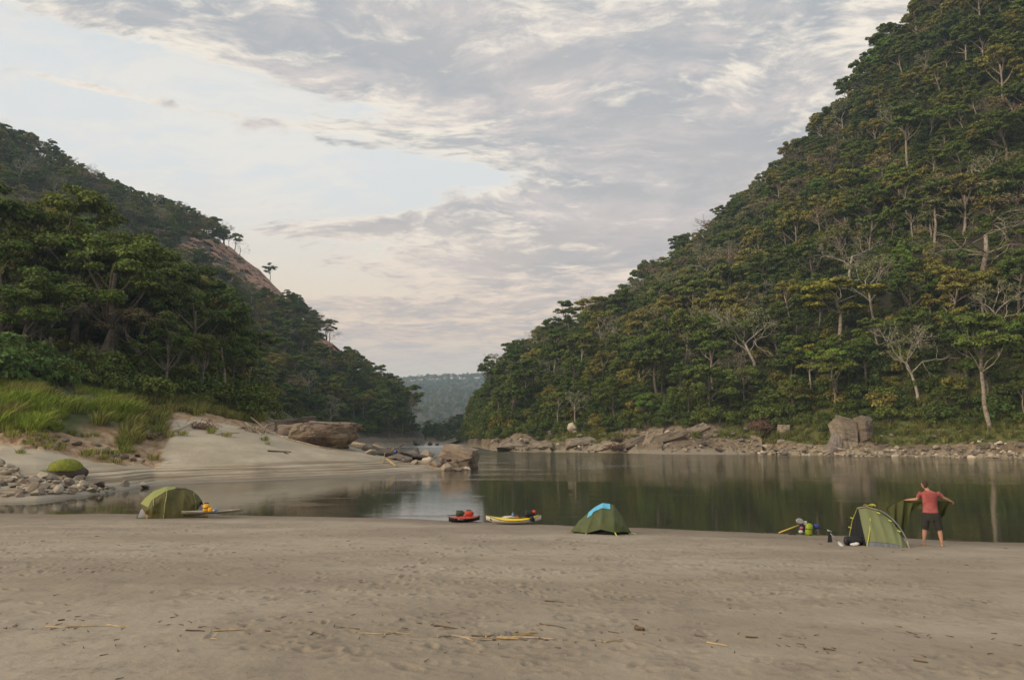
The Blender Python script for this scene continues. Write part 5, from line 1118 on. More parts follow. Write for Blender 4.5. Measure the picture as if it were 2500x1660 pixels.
# ------------------------------------------------------------------ reeds and twigs on the near sand
def z8(x, y): return (1000 + x / 5.905, 1500 + y / 5.905)
reeds = [([(111, 1532), (160, 1533)], .009, 'reed', 'thin pale reed at the outer end of the reed line'), ([(160, 1532), (200, 1530), (273, 1528)], .010, 'reed', 'long brown reed in the outer reed line'), ([(262, 1526), (290, 1530), (318, 1531)], .008, 'reed', 'short reed touching the long brown one'), ([(143, 1516), (158, 1514)], .011, 'twig', 'dark chip above the outer reed line'),
 ([(453, 1540), (500, 1541)], .010, 'twig', 'dark straight stick in the second reed line'), ([(520, 1541), (613, 1537)], .010, 'reed', 'pale reed in the second reed line'), ([(560, 1537), (590, 1538)], .009, 'reed', 'short reed crossing the pale one'), ([(516, 1561), (530, 1563)], .009, 'reed', 'small ochre chip below the second reed line'), ([(648, 1541), (660, 1542)], .011, 'twig', 'dark chip after the second reed line'),
 ([(758, 1551), (766, 1543), (790, 1552)], .006, 'twig', 'tiny forked twig between the reed lines'), ([(830, 1533), (878, 1537)], .009, 'twig', 'slim dark twig between the reed lines'), ([(872, 1547), (935, 1549)], .008, 'reed', 'faint reed left of the reed bundle'), ([(940, 1549), (965, 1546), (1000, 1548)], .009, 'reed', 'bent reed left of the reed bundle'),
 ([z8(345, 175), z8(470, 178), z8(690, 215)], .013, 'twig', 'dark crooked twig above the reed bundle'), ([z8(1870, 135), z8(1960, 155), z8(2120, 170), z8(2250, 205)], .008, 'twig', 'thin curved twig right above the reed bundle'),
 ([z8(400, 330), z8(600, 315), z8(760, 338), z8(1200, 352)], .013, 'driftwood', 'longest brown stem of the reed bundle'), ([z8(890, 312), z8(1090, 332)], .012, 'twig', 'dark stem end in the reed bundle'), ([z8(1095, 330), z8(1340, 256)], .012, 'reed', 'pale reed propped up over the bundle'), ([z8(1340, 258), z8(1312, 325)], .010, 'reed', 'short reed propping up the pale one'),
 ([z8(1320, 325), z8(1845, 270)], .015, 'reed', 'straight cream reed across the bundle'), ([z8(1380, 322), z8(1800, 296)], .012, 'reed', 'second straight reed under the cream one'), ([z8(1250, 355), z8(1570, 368)], .020, 'reed', 'thick golden stem in front of the bundle'), ([z8(1300, 335), z8(1850, 350)], .015, 'driftwood', 'brown stem through the middle of the bundle'),
 ([z8(1850, 342), z8(2080, 358)], .010, 'driftwood', 'thin tail stem of the bundle'), ([z8(780, 340), z8(920, 385)], .011, 'reed', 'pale split reed sticking out of the bundle'), ([z8(740, 358), z8(1240, 372)], .011, 'driftwood', 'long lower stem of the reed bundle'), ([z8(1850, 340), z8(1940, 375), z8(2010, 372)], .010, 'twig', 'dark hooked stem at the bundle end'), ([z8(1140, 372), z8(1250, 370)], .012, 'twig', 'dark stub under the bundle'), ([z8(1450, 265), z8(1500, 285), z8(1560, 255)], .008, 'twig', 'curled dark twig above the cream reed'),
 ([(1330, 1468), (1375, 1471)], .011, 'twig', 'straight dark stick alone on the open sand'), ([(1432, 1566), (1452, 1563), (1479, 1570)], .009, 'driftwood', 'arched brown twig right of the bundle'), ([(1479, 1569), (1520, 1561)], .009, 'reed', 'pale twig touching the arched brown one'), ([(1725, 1570), (1775, 1578)], .011, 'reed', 'pale stick right of all the reeds'), ([(1700, 1553), (1715, 1556)], .011, 'twig', 'dark curved chip above the pale stick'),
 ([(1553, 1537), (1571, 1541)], .032, 'twig', 'stubby dark piece of wood right of the bundle'), ([(1485, 1542), (1512, 1546)], .007, 'twig', 'hair-thin twig right of the bundle'), ([(2230, 1613), (2265, 1619)], .012, 'twig', 'dark bark strip near the lower corner'), ([(2010, 1584), (2040, 1590)], .011, 'twig', 'dark bark strip on the lower sand'), ([(1820, 1557), (1850, 1557)], .013, 'twig', 'dark flat chip on the lower sand'),
 ([(2310, 1320), (2345, 1321)], .03, 'twig', 'dark flotsam line at the water edge behind the man'), ([(1355, 1318), (1373, 1317)], .012, 'driftwood', 'small stick beside the blue-topped tent')]
for pts, rad, mk, lab in reeds: log(pts, rad, mk, lab, name='reed' if mk == 'reed' else 'twig', cat='reed' if mk == 'reed' else 'twig', Pk='S', sides=5)
M['bark_sheet'] = simple('bark_sheet', (.20, .18, .17), (.11, .10, .095), 14, .9, .6, .02)
bk0 = hit(*z8(1320, 330)); g = Geo(); sc_ = bk0.y / F_PX / 5.905
g.loft([[(x * sc_, y_, z_ * sc_) for (y_, z_) in ((-.02, 0), (.02, 8), (.06, h_), (.07, h_ - 5), (.03, 2))] for x, h_ in ((-140, 12), (-90, 38), (-20, 60), (50, 66), (100, 58), (130, 62))]); link('bark_piece', g.mesh('bark_piece', (M['bark_sheet'],)), None, bk0, label='curled grey sheet of bark behind the reed bundle', category='bark')
db = random.Random(4); g = Geo()
for i in range(230):
    Y = db.uniform(6, 22); X = db.uniform(-.75, .75) * Y
    if db.random() < .5: Y = 8.6 + db.gauss(0, .5); X = db.uniform(-6, 6)
    a = db.uniform(0, 3.14); L = db.uniform(.02, .08) * (.6 + Y / 18); z = sand_z(X, Y) + .006
    g.tube([(X, Y, z), (X + math.cos(a) * L, Y + math.sin(a) * L, z + db.uniform(0, .01))], [.006 * (.6 + Y / 16), .003], 3)
link('debris', g.mesh('debris', (M['twig'],)), None, None, label='scattered bits of bark and leaf litter on the sand', kind='stuff')
# ------------------------------------------------------------------ camp: tents
M['fly_olive'] = cloth_mat('fly_olive', (.10, .09, .024), .6, .08, 3.2)
M['fly_olive_lit'] = cloth_mat('fly_olive_lit', (.27, .30, .09), .6, .12, 3.0)  # light on the olive fly's roof, put into a paler cloth colour
M['fly_green'] = cloth_mat('fly_green', (.085, .105, .040), .6, .06, 3.0)
M['inner_green'] = cloth_mat('inner_green', (.175, .20, .095), .7, .10, 3.0)
M['lilac_mesh'] = cloth_mat('lilac_mesh', (.26, .25, .26), .8, .1)
M['groundsheet'] = cloth_mat('groundsheet', (.13, .145, .165), .6)
M['dark_inner'] = cloth_mat('dark_inner', (.016, .017, .018), .9)
M['olive_sheet'] = cloth_mat('olive_sheet', (.10, .105, .035), .7)
M['strap_yellow'] = simple('strap_yellow', (.55, .56, .08), (.42, .44, .06), 20, .7, 0)
M['strap_pale'] = simple('strap_pale', (.40, .42, .16), (.14, .14, .05), 24, .7, 0)
M['orange'] = simple('orange', (.65, .30, .02), (.55, .22, .02), 12, .7, 0)
M['towel_blue'] = simple('towel_blue', (.13, .42, .60), (.10, .36, .54), 30, .95, .4, .01)
M['pole_grey'] = simple('pole_grey', (.20, .22, .23), None, 5, .4, 0)
M['pole_tan'] = simple('pole_tan', (.42, .36, .28), None, 5, .5, 0)
class Sheet:
    """cloth stretched between rows of control points; S(a, t) for a along, t across"""
    def __init__(s, rows, bulge=(0, 0, 0), wr=.012, seed=1): s.r = [[Vector(p) for p in row] for row in rows]; s.b = Vector(bulge); s.w = wr; s.seed = seed
    def at(s, a, t, off=0):
        n_ = len(s.r) - 1; i = min(int(a), n_ - 1); f = a - i; k_ = len(s.r[0]) - 1; x = t * k_; j = min(int(x), k_ - 1); g_ = x - j
        p = s.r[i][j].lerp(s.r[i][j + 1], g_).lerp(s.r[i + 1][j].lerp(s.r[i + 1][j + 1], g_), f)
        p = p + s.b * (math.sin(math.pi * t) * min(1, a, n_ - a) * (1 - .35 * math.sin(math.pi * f)))
        if s.w: p = p + Vector((.3, -1, .3)) * s.w * float(fbm(np.array([a * 1.6 + t * 2.4 + s.seed]), np.array([t * 1.3 - a * 1.2]), s.seed, 4)[0]) * 2.2 * math.sin(math.pi * min(1, max(0, t))) ** .5
        return p
    def grid(s, a0, a1, t0, t1, na, nt, off=None):
        return [[s.at(a0 + (a1 - a0) * i / na, t0 + (t1 - t0) * j / nt) + (off or Vector()) for j in range(nt + 1)] for i in range(na + 1)]
def sheet_mesh(name, grid, mt, thick=.006, smooth=True):
    V = np.array([[p[:] for p in row] for row in grid]); nu_, nv_ = V.shape[:2]
    du = np.gradient(V, axis=0); dv = np.gradient(V, axis=1); N = unit(np.cross(du, dv)); a = V.reshape(-1, 3); b_ = (V - N * thick).reshape(-1, 3); f = grid_faces(nu_, nv_); k_ = len(a); rim = []
    idx = np.arange(k_).reshape(nu_, nv_); loop = list(idx[0, :]) + list(idx[1:, -1]) + list(idx[-1, ::-1][1:]) + list(idx[::-1, 0][1:-1])
    for i in range(len(loop)): p, q = loop[i], loop[(i + 1) % len(loop)]; rim.append((p, q, q + k_, p + k_))
    return mesh_np(name, np.concatenate([a, b_]), [np.concatenate([f[:, ::-1], f + k_, np.array(rim)])], (mt,), smooth=smooth)
def mirror(rows): return [[(p[0], -p[1], p[2]) for p in row] for row in rows]
def strip(name, pts, w_, mt, parent, th=.006):
    g = Geo(); g.tube(pts, w_, 4, True); return link(name, g.mesh(name, (mt,)), parent)
def yaw_at(p): return -math.atan2(p.x, p.y)

# --- left olive tent
b0 = hit(423, 1262); T1 = thing('tent', 'olive tent with light painted as paler green on its roof by the inlet', 'tent', b0, yaw_at(b0))
rows = [[(-1.23, 0, .56), (-1.23, .02, .57), (-1.23, .1, .56)], [(-1.0, -.55, .2), (-.93, -.5, .45), (-1.06, .1, .80)], [(-.75, -.75, .10), (-.80, -.55, .75), (-.76, .1, 1.06)], [(-.36, -.9, .01), (-.30, -.45, 1.08), (-.32, .1, 1.21)], [(0, -.9, .0), (.05, -.2, 1.14), (.05, .1, 1.175)],
        [(.35, -.85, .02), (.38, -.1, 1.12), (.38, .1, 1.13)], [(.72, -.65, .12), (.65, -.1, 1.0), (.65, .1, 1.02)], [(.86, -.5, .26), (.90, -.1, .78), (.9, .1, .8)], [(1.06, -.1, .52), (1.05, 0, .58), (1.04, .1, .6)]]
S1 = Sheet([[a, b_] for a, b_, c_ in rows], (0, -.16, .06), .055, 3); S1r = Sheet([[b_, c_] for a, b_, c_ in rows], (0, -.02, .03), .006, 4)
link('fly', sheet_mesh('fly', S1.grid(0, 8, 0, 1, 56, 24), M['fly_olive']), T1); link('roof_lit', sheet_mesh('roof_lit', S1r.grid(0, 3.9, 0, 1, 24, 6, Vector((0, -.004, .006))), M['fly_olive_lit']), T1)
link('roof_strip', sheet_mesh('roof_strip', S1r.grid(3.9, 8, 0, 1, 24, 4), M['fly_olive']), T1)
back = [[(c_[0], c_[1], c_[2]), (a[0], -a[1] + .2, a[2])] for a, b_, c_ in rows]; link('fly', sheet_mesh('fly_back', Sheet(back, (0, .16, .06), .02, 5).grid(0, 8, 0, 1, 32, 12), M['fly_olive']), T1)
for a_, t0, t1 in ((3.05, 0, 1), (2.1, .55, 1), (6.2, .02, 1)):
    strip('strap', [S1.at(a_ + (.55 if a_ > 6 else 0) * (1 - (t0 + (t1 - t0) * i / 12)), t0 + (t1 - t0) * i / 12) + Vector((0, -.012, .006)) for i in range(13)], .016, M['strap_pale'], T1)
g = Geo(); g.loft([[(x, math.cos(q) * .55 * w_, max(0, math.sin(q)) * h_ + .03) for q in [math.pi * k_ / 8 for k_ in range(9)]] for x, w_, h_ in ((-1.27, .5, .03), (-1.2, .75, .30), (-.7, 1, .75), (0, 1.05, .98), (.6, 1, .85), (.98, .8, .50), (1.18, .5, .04))]); link('inner_tent', g.mesh('inner_tent', (M['lilac_mesh'],), True), T1)
g = Geo(); g.box((-.03, -.1, .03), (2.6, 1.5, .07)); link('groundsheet', g.mesh('groundsheet', (M['olive_sheet'],)), T1)
for x, z in ((-.93, .22), (1.21, .14)): strip('peg_loop', [(x, -.86, z), (x, -.90, .0)], .017, M['orange'], T1)
g = Geo(); g.tube([(.95, -.25, .56), (1.02, -.32, .53), (1.05, -.25, .50)], [.05, .06, .03], 6); link('toggle', g.mesh('toggle', (M['dark_inner'],), True), T1)

# --- middle green tent with the blue towel
b0 = hit(1467, 1302); s2 = b0.y / F_PX / 9.45; T2 = thing('tent', 'dark green tent with a blue towel over its top', 'tent', b0, yaw_at(b0))
q2 = lambda zx, zy, y=0.: ((zx - 1085) * s2, y, (965 - zy) * s2)
L_, c1, c2, Rt = q2(410, 935), q2(760, 930, -.5), q2(1395, 905, -.5), q2(1760, 945); c1 = (c1[0], -.5, .06); c2 = (c2[0], -.5, .09); mid = lambda a, b_, f=.5: tuple(a[i] + (b_[i] - a[i]) * f for i in range(3))
up_ = lambda p, dz: (p[0], p[1], p[2] + dz)
rows2 = [[L_, L_], [up_(mid(L_, c1), .02), q2(600, 690)], [c1, q2(945, 400)], [up_(mid(c1, c2), .11), q2(1130, 300)], [c2, q2(1370, 325)], [up_(mid(c2, Rt), .04), q2(1570, 590)], [Rt, Rt]]
S2 = Sheet(rows2, (0, -.12, .02), .022, 7); link('fly', sheet_mesh('fly', S2.grid(0, 6, 0, 1, 48, 20), M['fly_green']), T2)
S2b = Sheet([[(a[0], -a[1], a[2]), b_] for a, b_ in rows2], (0, .12, .02), .0, 8); link('fly', sheet_mesh('fly_back', S2b.grid(0, 6, 0, 1, 36, 12), M['fly_green']), T2)
inn = [[(a[0] * .94, a[1] * .8, 0), (b_[0] * .9, 0, b_[2] * .86)] for a, b_ in rows2]
for s_ in (1, -1): link('inner_tent', sheet_mesh('inner_tent', Sheet([[(a[0], a[1] * s_, a[2]), b_] for a, b_ in inn], (0, -.05 * s_, 0), 0).grid(0, 6, 0, 1, 18, 8), M['dark_inner']), T2)
strip('strap', [c1, q2(735, 985, -.66)[:2] + (-.01,)], .018, M['strap_yellow'], T2); strip('strap', [c2, q2(1440, 985, -.70)[:2] + (-.01,)], .018, M['strap_yellow'], T2); strip('strap', [Rt, q2(1870, 955)[:2] + (.0,)], .014, M['strap_yellow'], T2); strip('strap', [L_, q2(270, 955)[:2] + (.0,)], .009, M['reed'], T2)
def tow(i, j, ni=24, nj=14):
    a = 1.62 + (3.72 - 1.62) * i / ni; t0 = .80 + (-.10 if a < 2.05 else .0); v = t0 + (1.16 - t0) * j / nj
    p = S2.at(a, v) if v <= 1 else S2b.at(a, 2 - v); return p + Vector((0, -.016 if v <= 1 else .016, .014))
M_ = b0.copy(); tl_ = link('towel', sheet_mesh('towel', [[tow(i, j) for j in range(15)] for i in range(25)], M['towel_blue'], .008), None, b0, label='light blue towel spread over the top of the dark green tent', category='towel'); tl_.rotation_euler = (0, 0, yaw_at(b0))

# --- right light green tent
b0 = hit(2140, 1331); s3 = b0.y / F_PX / 7.38; T3 = thing('tent', 'light green inner tent without a fly beside the standing man', 'tent', b0, yaw_at(b0))
q3 = lambda zx, zy, y=0.: ((zx - 1850) * s3, y, (755 - zy) * s3)
rws = [[(-.25, -.55, 0), (-.42, .02, 1.0)], [(0, -.54, 0), (-.22, .03, 1.04)], [(.3, -.52, 0), (.05, .03, .95)], [(.5, -.5, 0), (.37, .0, .74)], [(.65, -.48, 0), (.58, -.1, .46)], [(.76, -.43, 0), (.77, -.28, .02)]]
S3 = Sheet(rws, (.0, -.10, .04), .008, 9)
link('inner_panel', sheet_mesh('inner_panel', S3.grid(0, 5, .10, 1, 40, 20), M['inner_green']), T3); link('floor_tub', sheet_mesh('floor_tub', [[p + Vector((0, -.012 * (1 + .6 * math.sin(i * 1.3)), .0)) for p in row] for i, row in enumerate(S3.grid(0, 5, 0, .14, 40, 5))], M['groundsheet']), T3)
bk = [[(-.72, .62, 0), (-.42, .02, 1.0)], [(-.4, .70, 0), (-.22, .03, 1.04)], [(0, .72, 0), (.05, .03, .95)], [(.3, .66, 0), (.37, .0, .74)], [(.55, .45, 0), (.58, -.1, .46)], [(.76, -.1, 0), (.77, -.28, .02)]]
link('inner_panel', sheet_mesh('inner_back', Sheet(bk, (0, .12, .04), .0, 2).grid(0, 5, 0, 1, 20, 12), M['inner_green']), T3)
dr_ = [[(-.25, -.55, 0), (-.42, .02, 1.0)], [(-.50, .05, 0), (-.43, .03, 1.0)], [(-.72, .62, 0), (-.44, .04, 1.0)]]
link('opening_shade', sheet_mesh('opening_shade', Sheet(dr_, (-.05, 0, 0), 0).grid(0, 2, .0, .99, 12, 16), M['dark_inner']), T3)  # near-black sheet painting the shade inside the tent's open end
pol = [Vector(q) for q in ((-.30, -.02, 1.06), (-.1, -.02, 1.035), (.09, -.03, .96), (.27, -.04, .85), (.42, -.06, .72), (.55, -.12, .56), (.66, -.18, .36), (.74, -.25, .17))]
strip('pole', [p + Vector((.03, -.02, .03)) for p in pol[2:]], .017, M['pole_grey'], T3); strip('pole', [(.765, -.27, .20), (.80, -.31, .0)], .020, M['pole_tan'], T3); strip('pole', [(-.44, .0, 1.015), (-.2, -.02, 1.07), (.02, -.03, 1.0), (.1, -.04, .985)], .012, M['pole_tan'], T3)
strip('pole', [(-.44, .06, 1.0), (-.60, .35, .62), (-.74, .66, 0)], .010, M['strap_yellow'], T3)
strip('strap', [S3.at(1.15, .72) + Vector((.0, -.02, 0)), S3.at(.75, .4) + Vector((0, -.02, 0)), S3.at(.05, .02) + Vector((0, -.03, 0))], .013, M['strap_yellow'], T3)
for x, y, z in ((.10, -.08, .91), (.38, -.11, .71), (.58, -.2, .45), (-.60, .30, .70), (-.67, .40, .42)): g = Geo(); g.box((x, y, z), (.09, .03, .028), (.3, 'Y')); link('clip', g.mesh('clip', (M['strap_yellow'],)), T3)
g = Geo(); r5 = random.Random(5)
for i in range(7): a = Vector((-.20 + r5.uniform(-.08, .16), -.04, 1.09 + r5.uniform(-.01, .03))); g.tube([a, a + Vector((.05, 0, .035)), a + Vector((.10, -.02, .0))], .007, 4)
link('cord', g.mesh('cord', (M['strap_yellow'],)), T3)

# ------------------------------------------------------------------ camp: bags, paddles, boats
def mc(name, c, c2=None, rough=.55): M[name] = simple(name, c, c2, 10, rough, .25, .01)
mc('bag_yellow', (.72, .38, .015), (.60, .29, .012)); mc('bag_green', (.25, .33, .02), (.19, .26, .015)); mc('bag_black', (.014, .014, .016), (.022, .022, .025)); mc('bag_navy', (.02, .025, .06)); mc('bag_blue', (.035, .06, .26), (.03, .05, .20))
mc('bag_red', (.55, .065, .025), (.42, .05, .02)); mc('bag_moss', (.045, .075, .035), (.03, .05, .025)); mc('pink', (.45, .10, .12)); mc('hull_white', (.66, .64, .52), (.58, .56, .46), .35); mc('deck_yellow', (.72, .55, .025), (.66, .48, .02), .35); mc('hull_black', (.012, .012, .014), (.02, .02, .022), .45); mc('deck_red', (.48, .07, .035), (.38, .05, .03), .45)
mc('hull_beige', (.36, .32, .25), (.30, .26, .20), .45); mc('sky_blue', (.16, .26, .45)); mc('grey_white', (.48, .49, .48), (.40, .41, .41)); mc('trim', (.10, .075, .03)); mc('paddle_yellow', (.60, .42, .10)); mc('shaft', (.03, .03, .03))
def dry_bag(name, label, p, r_, L, mt, axis='z', rz=0, lean=0, strap=None, roll=True, cat='bag', fl=1.0, base=None):
    o = thing(name, label, cat, p, rz); g = Geo(); K = [(0, .55), (.03, .9), (.15, 1.02), (.45, 1.0), (.7, .98), (.86, .82), (.95, .5), (1.0, .38)]; rings = []
    for z, w_ in K:
        flat = 1 if z < .8 else 1 - (z - .8) * 3.4; ring = []
        for k_ in range(14):
            a = 2 * math.pi * k_ / 14; w2 = w_ * (1 + .05 * math.sin(3 * a + z * 9) + .03 * math.sin(7 * a + z * 23)); x, y, zz = r_ * w2 * math.cos(a) * (1 + (1 - flat) * .55), r_ * w2 * math.sin(a) * flat * fl, z * L
            ring.append((x, y, zz) if axis == 'z' else (zz - L / 2, y, r_ * fl + x))
        rings.append(ring)
    g.loft(rings); b_ = link('body', g.mesh('body', (M[mt],), True), o); b_.rotation_euler = (0, lean, 0)
    if roll:
        g = Geo(); w_ = r_ * .62
        if axis == 'z': g.tube([(-w_, 0, L), (-w_ * .5, 0, L + .03), (w_ * .5, 0, L + .03), (w_, 0, L)], r_ * .16, 8)
        else: g.tube([(L / 2, -w_ * .5, r_ * fl), (L / 2 + .02, 0, r_ * fl + .01), (L / 2, w_ * .5, r_ * fl)], r_ * .2, 8)
        c_ = link('roll_top', g.mesh('roll_top', (M[strap or mt],), True), o); c_.rotation_euler = (0, lean, 0)
    if strap and axis == 'z':
        g = Geo(); g.tube([(r_ * 1.06 * math.cos(a), r_ * 1.06 * math.sin(a) * fl, L * .5) for a in [2 * math.pi * k_ / 16 for k_ in range(17)]], .012, 4); c_ = link('strap', g.mesh('strap', (M[strap],)), o); c_.rotation_euler = (0, lean, 0)
    return o
def lumps(name, label, p, blobs_, mt, cat, rz=0):
    g = Geo()
    for (cx, cyy, cz, rx, ry, rzz) in blobs_:
        g.loft([[(cx + rx * math.sin(q) * math.cos(a) * (1 + .07 * math.sin(5 * a + q * 4)), cyy + ry * math.sin(q) * math.sin(a), cz + rzz * math.cos(q)) for a in [2 * math.pi * k_ / 12 for k_ in range(12)]] for q in [math.pi * (j + .15) / 7.3 for j in range(8)]])
    o = link(name, g.mesh(name, (M[mt],), True), None, p, label=label, category=cat); o.rotation_euler = (0, 0, rz); return o
def blade_mesh(L, W, mt):
    rings = [[(x * L, y_ * W / 2 * w_, .012 * (1 - abs(y_)) + zz) for (y_, zz) in ((-1, 0), (-.5, .012), (0, .02), (.5, .012), (1, 0), (.5, -.008), (0, -.01), (-.5, -.008))] for x, w_ in ((0, .16), (.1, .45), (.3, .85), (.6, 1.0), (.85, .82), (1.0, .3))]
    g = Geo(); g.loft(rings); return g.mesh('blade', (M[mt],), True)
def paddle(label, A, B, mt_shaft, mtA=None, mtB=None, bl=.42, bw=.18, r_=.015, roll=0):
    o = thing('paddle', label, 'paddle', A); d = (B - A); L = d.length; d.normalize(); g = Geo(); g.tube([(0, 0, 0), d * L], r_, 8); link('shaft', g.mesh('shaft', (M[mt_shaft],), True), o)
    for mt, pos, s_ in ((mtA, Vector(), -1), (mtB, d * L, 1)):
        if not mt: continue
        c_ = link('blade', blade_mesh(bl, bw, mt), o, pos); c_.rotation_mode = 'QUATERNION'; q = (d * s_).to_track_quat('X', 'Z'); c_.rotation_quaternion = q @ Matrix.Rotation(R(roll), 4, 'X').to_quaternion()
    return o
def kayak(name, label, p, L, W, H, rz, hullm, deckm, rocker=.10, blunt=0, seam='trim', logo=True, cockpit=True, pitch=0, cat='kayak'):
    o = thing(name, label, cat, p, rz); o.rotation_euler = (0, pitch, rz); hull = []; deck = []; seamL = []; seamR = []
    for i in range(25):
        s_ = -1 + 2 * i / 24; x = s_ * L / 2; t_ = abs(s_); w_ = W / 2 * max(.03, (1 - t_ ** (2.2 if not (blunt and s_ < 0) else 6)) ** .8) + .004; keel = rocker * t_ ** 3.2; sh = H * .62 + rocker * 1.15 * t_ ** 2.4; x2 = x * (1 if t_ < .9 else 1 + (t_ - .9) * .35)
        hull.append([(x2 * (1 if k_ else 1), 0, 0) for k_ in ()] or [(x2, w_ * math.sin(a) * (1 if abs(a) < 1.2 else 1), keel + (sh - keel) * (1 - math.cos(a)) ** .8) for a in [-math.pi / 2 + math.pi * k_ / 12 for k_ in range(13)]])
        top = sh + (H * .38) * (1 - t_ ** 1.8); deck.append([(x2, w_ * 1.0 * math.cos(a), sh + (top - sh) * math.sin(a)) for a in [math.pi * k_ / 10 for k_ in range(11)]]); seamL.append((x2, -w_ - .004, sh)); seamR.append((x2, w_ + .004, sh))
    g = Geo(); g.loft(hull, False); link('hull', g.mesh('hull', (M[hullm],), True), o); g = Geo(); g.loft(deck, False); dk = link('deck', g.mesh('deck', (M[deckm],), True), o)
    g = Geo(); g.tube(seamL, .011, 5); g.tube(seamR, .011, 5); link('seam', g.mesh('seam', (M[seam],), True), o)
    if cockpit:
        g = Geo(); g.tube([(.22 * L * .9 * math.cos(a) + .05 * L, W * .30 * math.sin(a), H * .96 + .015) for a in [2 * math.pi * k_ / 24 for k_ in range(25)]], .016, 6); link('cockpit_rim', g.mesh('cockpit_rim', (M[seam],), True), o)
        g = Geo(); g.loft([[(c_ * .2 * L * math.cos(a) + .05 * L, c_ * W * .27 * math.sin(a), H * .96 + .006 + (1 - c_) * .004) for a in [2 * math.pi * k_ / 20 for k_ in range(20)]] for c_ in (1, .5, .05)]); link('cockpit', g.mesh('cockpit', (M['bag_black'],)), o)
    for s_ in (-1, 1):
        g = Geo(); g.tube([(s_ * L * .47, -.03, H * .6 + rocker * 1.1), (s_ * L * .5, 0, H * .62 + rocker * 1.3), (s_ * L * .47, .03, H * .6 + rocker * 1.1)], .008, 5); link('handle', g.mesh('handle', (M['trim'],), True), o)
    return o
def mid_w(p0, zx, zy, sc, y=0.): return Vector(((zx) * sc, y, zy * sc))

# left: yellow bags and beige kayak by the olive tent
p = pt(520, 1252.5, 29.9); KB = kayak('kayak', 'low beige kayak on the sand behind the olive tent', p + Vector((-.05, .1, -.03)), 2.2, .42, .15, yaw_at(p) + .05, 'hull_beige', 'hull_beige', .05, seam='hull_beige')
dry_bag('dry_bag', 'upright yellow dry bag by the olive tent', pt(503, 1248.5, 29.5), .125, .30, 'bag_yellow', strap='bag_black', rz=.2); dry_bag('dry_bag', 'smaller round yellow bag leaning on the upright one', pt(513.5, 1248.5, 29.4), .095, .16, 'bag_yellow', roll=False, rz=.4)
lumps('bundle', 'small blue bundle beside the smaller yellow bag', pt(528, 1246, 29.5), [(0, 0, 0, .06, .06, .1), (.03, 0, -.05, .07, .05, .05)], 'sky_blue', 'bundle'); lumps('cap', 'tiny white cap between the bags and the blue bundle', pt(521.5, 1245.5, 29.4), [(0, 0, 0, .05, .05, .035)], 'white', 'cap')
# centre: black and red boat
z3 = lambda zx, zy: (1070 + zx / 7.873, 1200 + zy / 7.873)
p = hit(*z3(500, 585)); sk = p.y / F_PX / 7.873
KR = kayak('inflatable_kayak', 'small black inflatable kayak with a red deck', p, 1.22, .62, .24, yaw_at(p) + .35, 'hull_black', 'deck_red', .06, blunt=1, seam='hull_black', cockpit=False)
g = Geo(); rr_ = random.Random(2)
for k_ in range(7): g.box((-.36 + k_ * .032, -.318 - .0, .155 - k_ * .003), (.022, .006, .030 if k_ not in (0,) else .045))
link('lettering', g.mesh('lettering', (M['white'],)), KR)
dry_bag('dry_bag', 'mottled green bag on the black inflatable kayak', p + Vector((-.17, .0, .20)), .125, .30, 'bag_moss', axis='x', rz=.2, strap='bag_black'); dry_bag('dry_bag', 'red bag on the black inflatable kayak', p + Vector((.17, .05, .19)), .12, .32, 'bag_red', axis='x', rz=.1, strap='bag_black')
g = Geo(); ar = [(.17 * math.cos(a), .0, .15 * math.sin(a) ** .8) for a in [math.pi * k_ / 12 for k_ in range(13)]]; g.loft([[(x, y_, z) for x, _, z in ar] for y_ in (-.10, .10)]); link('seat_back', g.mesh('seat_back', (M['bag_black'],)), None, p + Vector((.15, .14, .30)), label='black arched seat back standing on the black inflatable kayak', category='seat')
paddle('short dark paddle shaft sticking out of the black kayak', p + Vector(((170 - 500) * sk, .1, (585 - 467) * sk)), p + Vector(((340 - 500) * sk, .15, (585 - 463) * sk)), 'shaft')
# centre: white and yellow kayak
p = hit(*z3(1450, 625)); KY = kayak('kayak', 'white kayak with a yellow deck loaded with gear', p, 2.02, .60, .24, yaw_at(p) + .10, 'hull_white', 'deck_yellow', .17)
g = Geo(); g.loft([[(-.86 + .035 * c_ * math.cos(a), -.105 - .0, .20 + .055 * c_ * math.sin(a)) for a in [2 * math.pi * k_ / 16 for k_ in range(16)]] for c_ in (1, .02)]); e_ = link('emblem', g.mesh('emblem', (M['trim'],)), KY); e_.rotation_euler = (0, 0, 0)
lumps('dry_bag', 'flat white bag on the deck of the white kayak', p + Vector((-.22, -.02, .255)), [(0, 0, 0, .21, .13, .055), (.1, .02, .01, .14, .1, .05)], 'grey_white', 'bag'); dry_bag('bottle', 'light blue bottle standing on the white kayak', p + Vector((-.03, -.02, .27)), .045, .14, 'sky_blue', roll=True, cat='bottle')
lumps('strap_heap', 'heap of yellow cord in the cockpit front of the white kayak', p + Vector((.02, -.08, .23)), [(0, 0, 0, .12, .08, .04), (.12, 0, 0, .08, .07, .035)], 'deck_yellow', 'cord')
dry_bag('duffel_bag', 'black duffel bag strapped behind the cockpit of the white kayak', p + Vector((.58, .0, .235)), .13, .36, 'bag_black', axis='x', rz=.25, strap='bag_navy'); lumps('bundle', 'black bundle hanging over the side of the white kayak', p + Vector((.68, -.17, .22)), [(0, 0, 0, .09, .07, .10), (.06, 0, -.05, .06, .05, .07)], 'bag_black', 'bundle')
lumps('helmet', 'red helmet on top of the black duffel bag', p + Vector((.77, .0, .46)), [(0, 0, 0, .075, .08, .065)], 'bag_red', 'helmet'); lumps('cloth_roll', 'dark red roll behind the blue bottle', p + Vector((.10, .08, .27)), [(0, 0, 0, .09, .05, .045)], 'pink', 'roll')
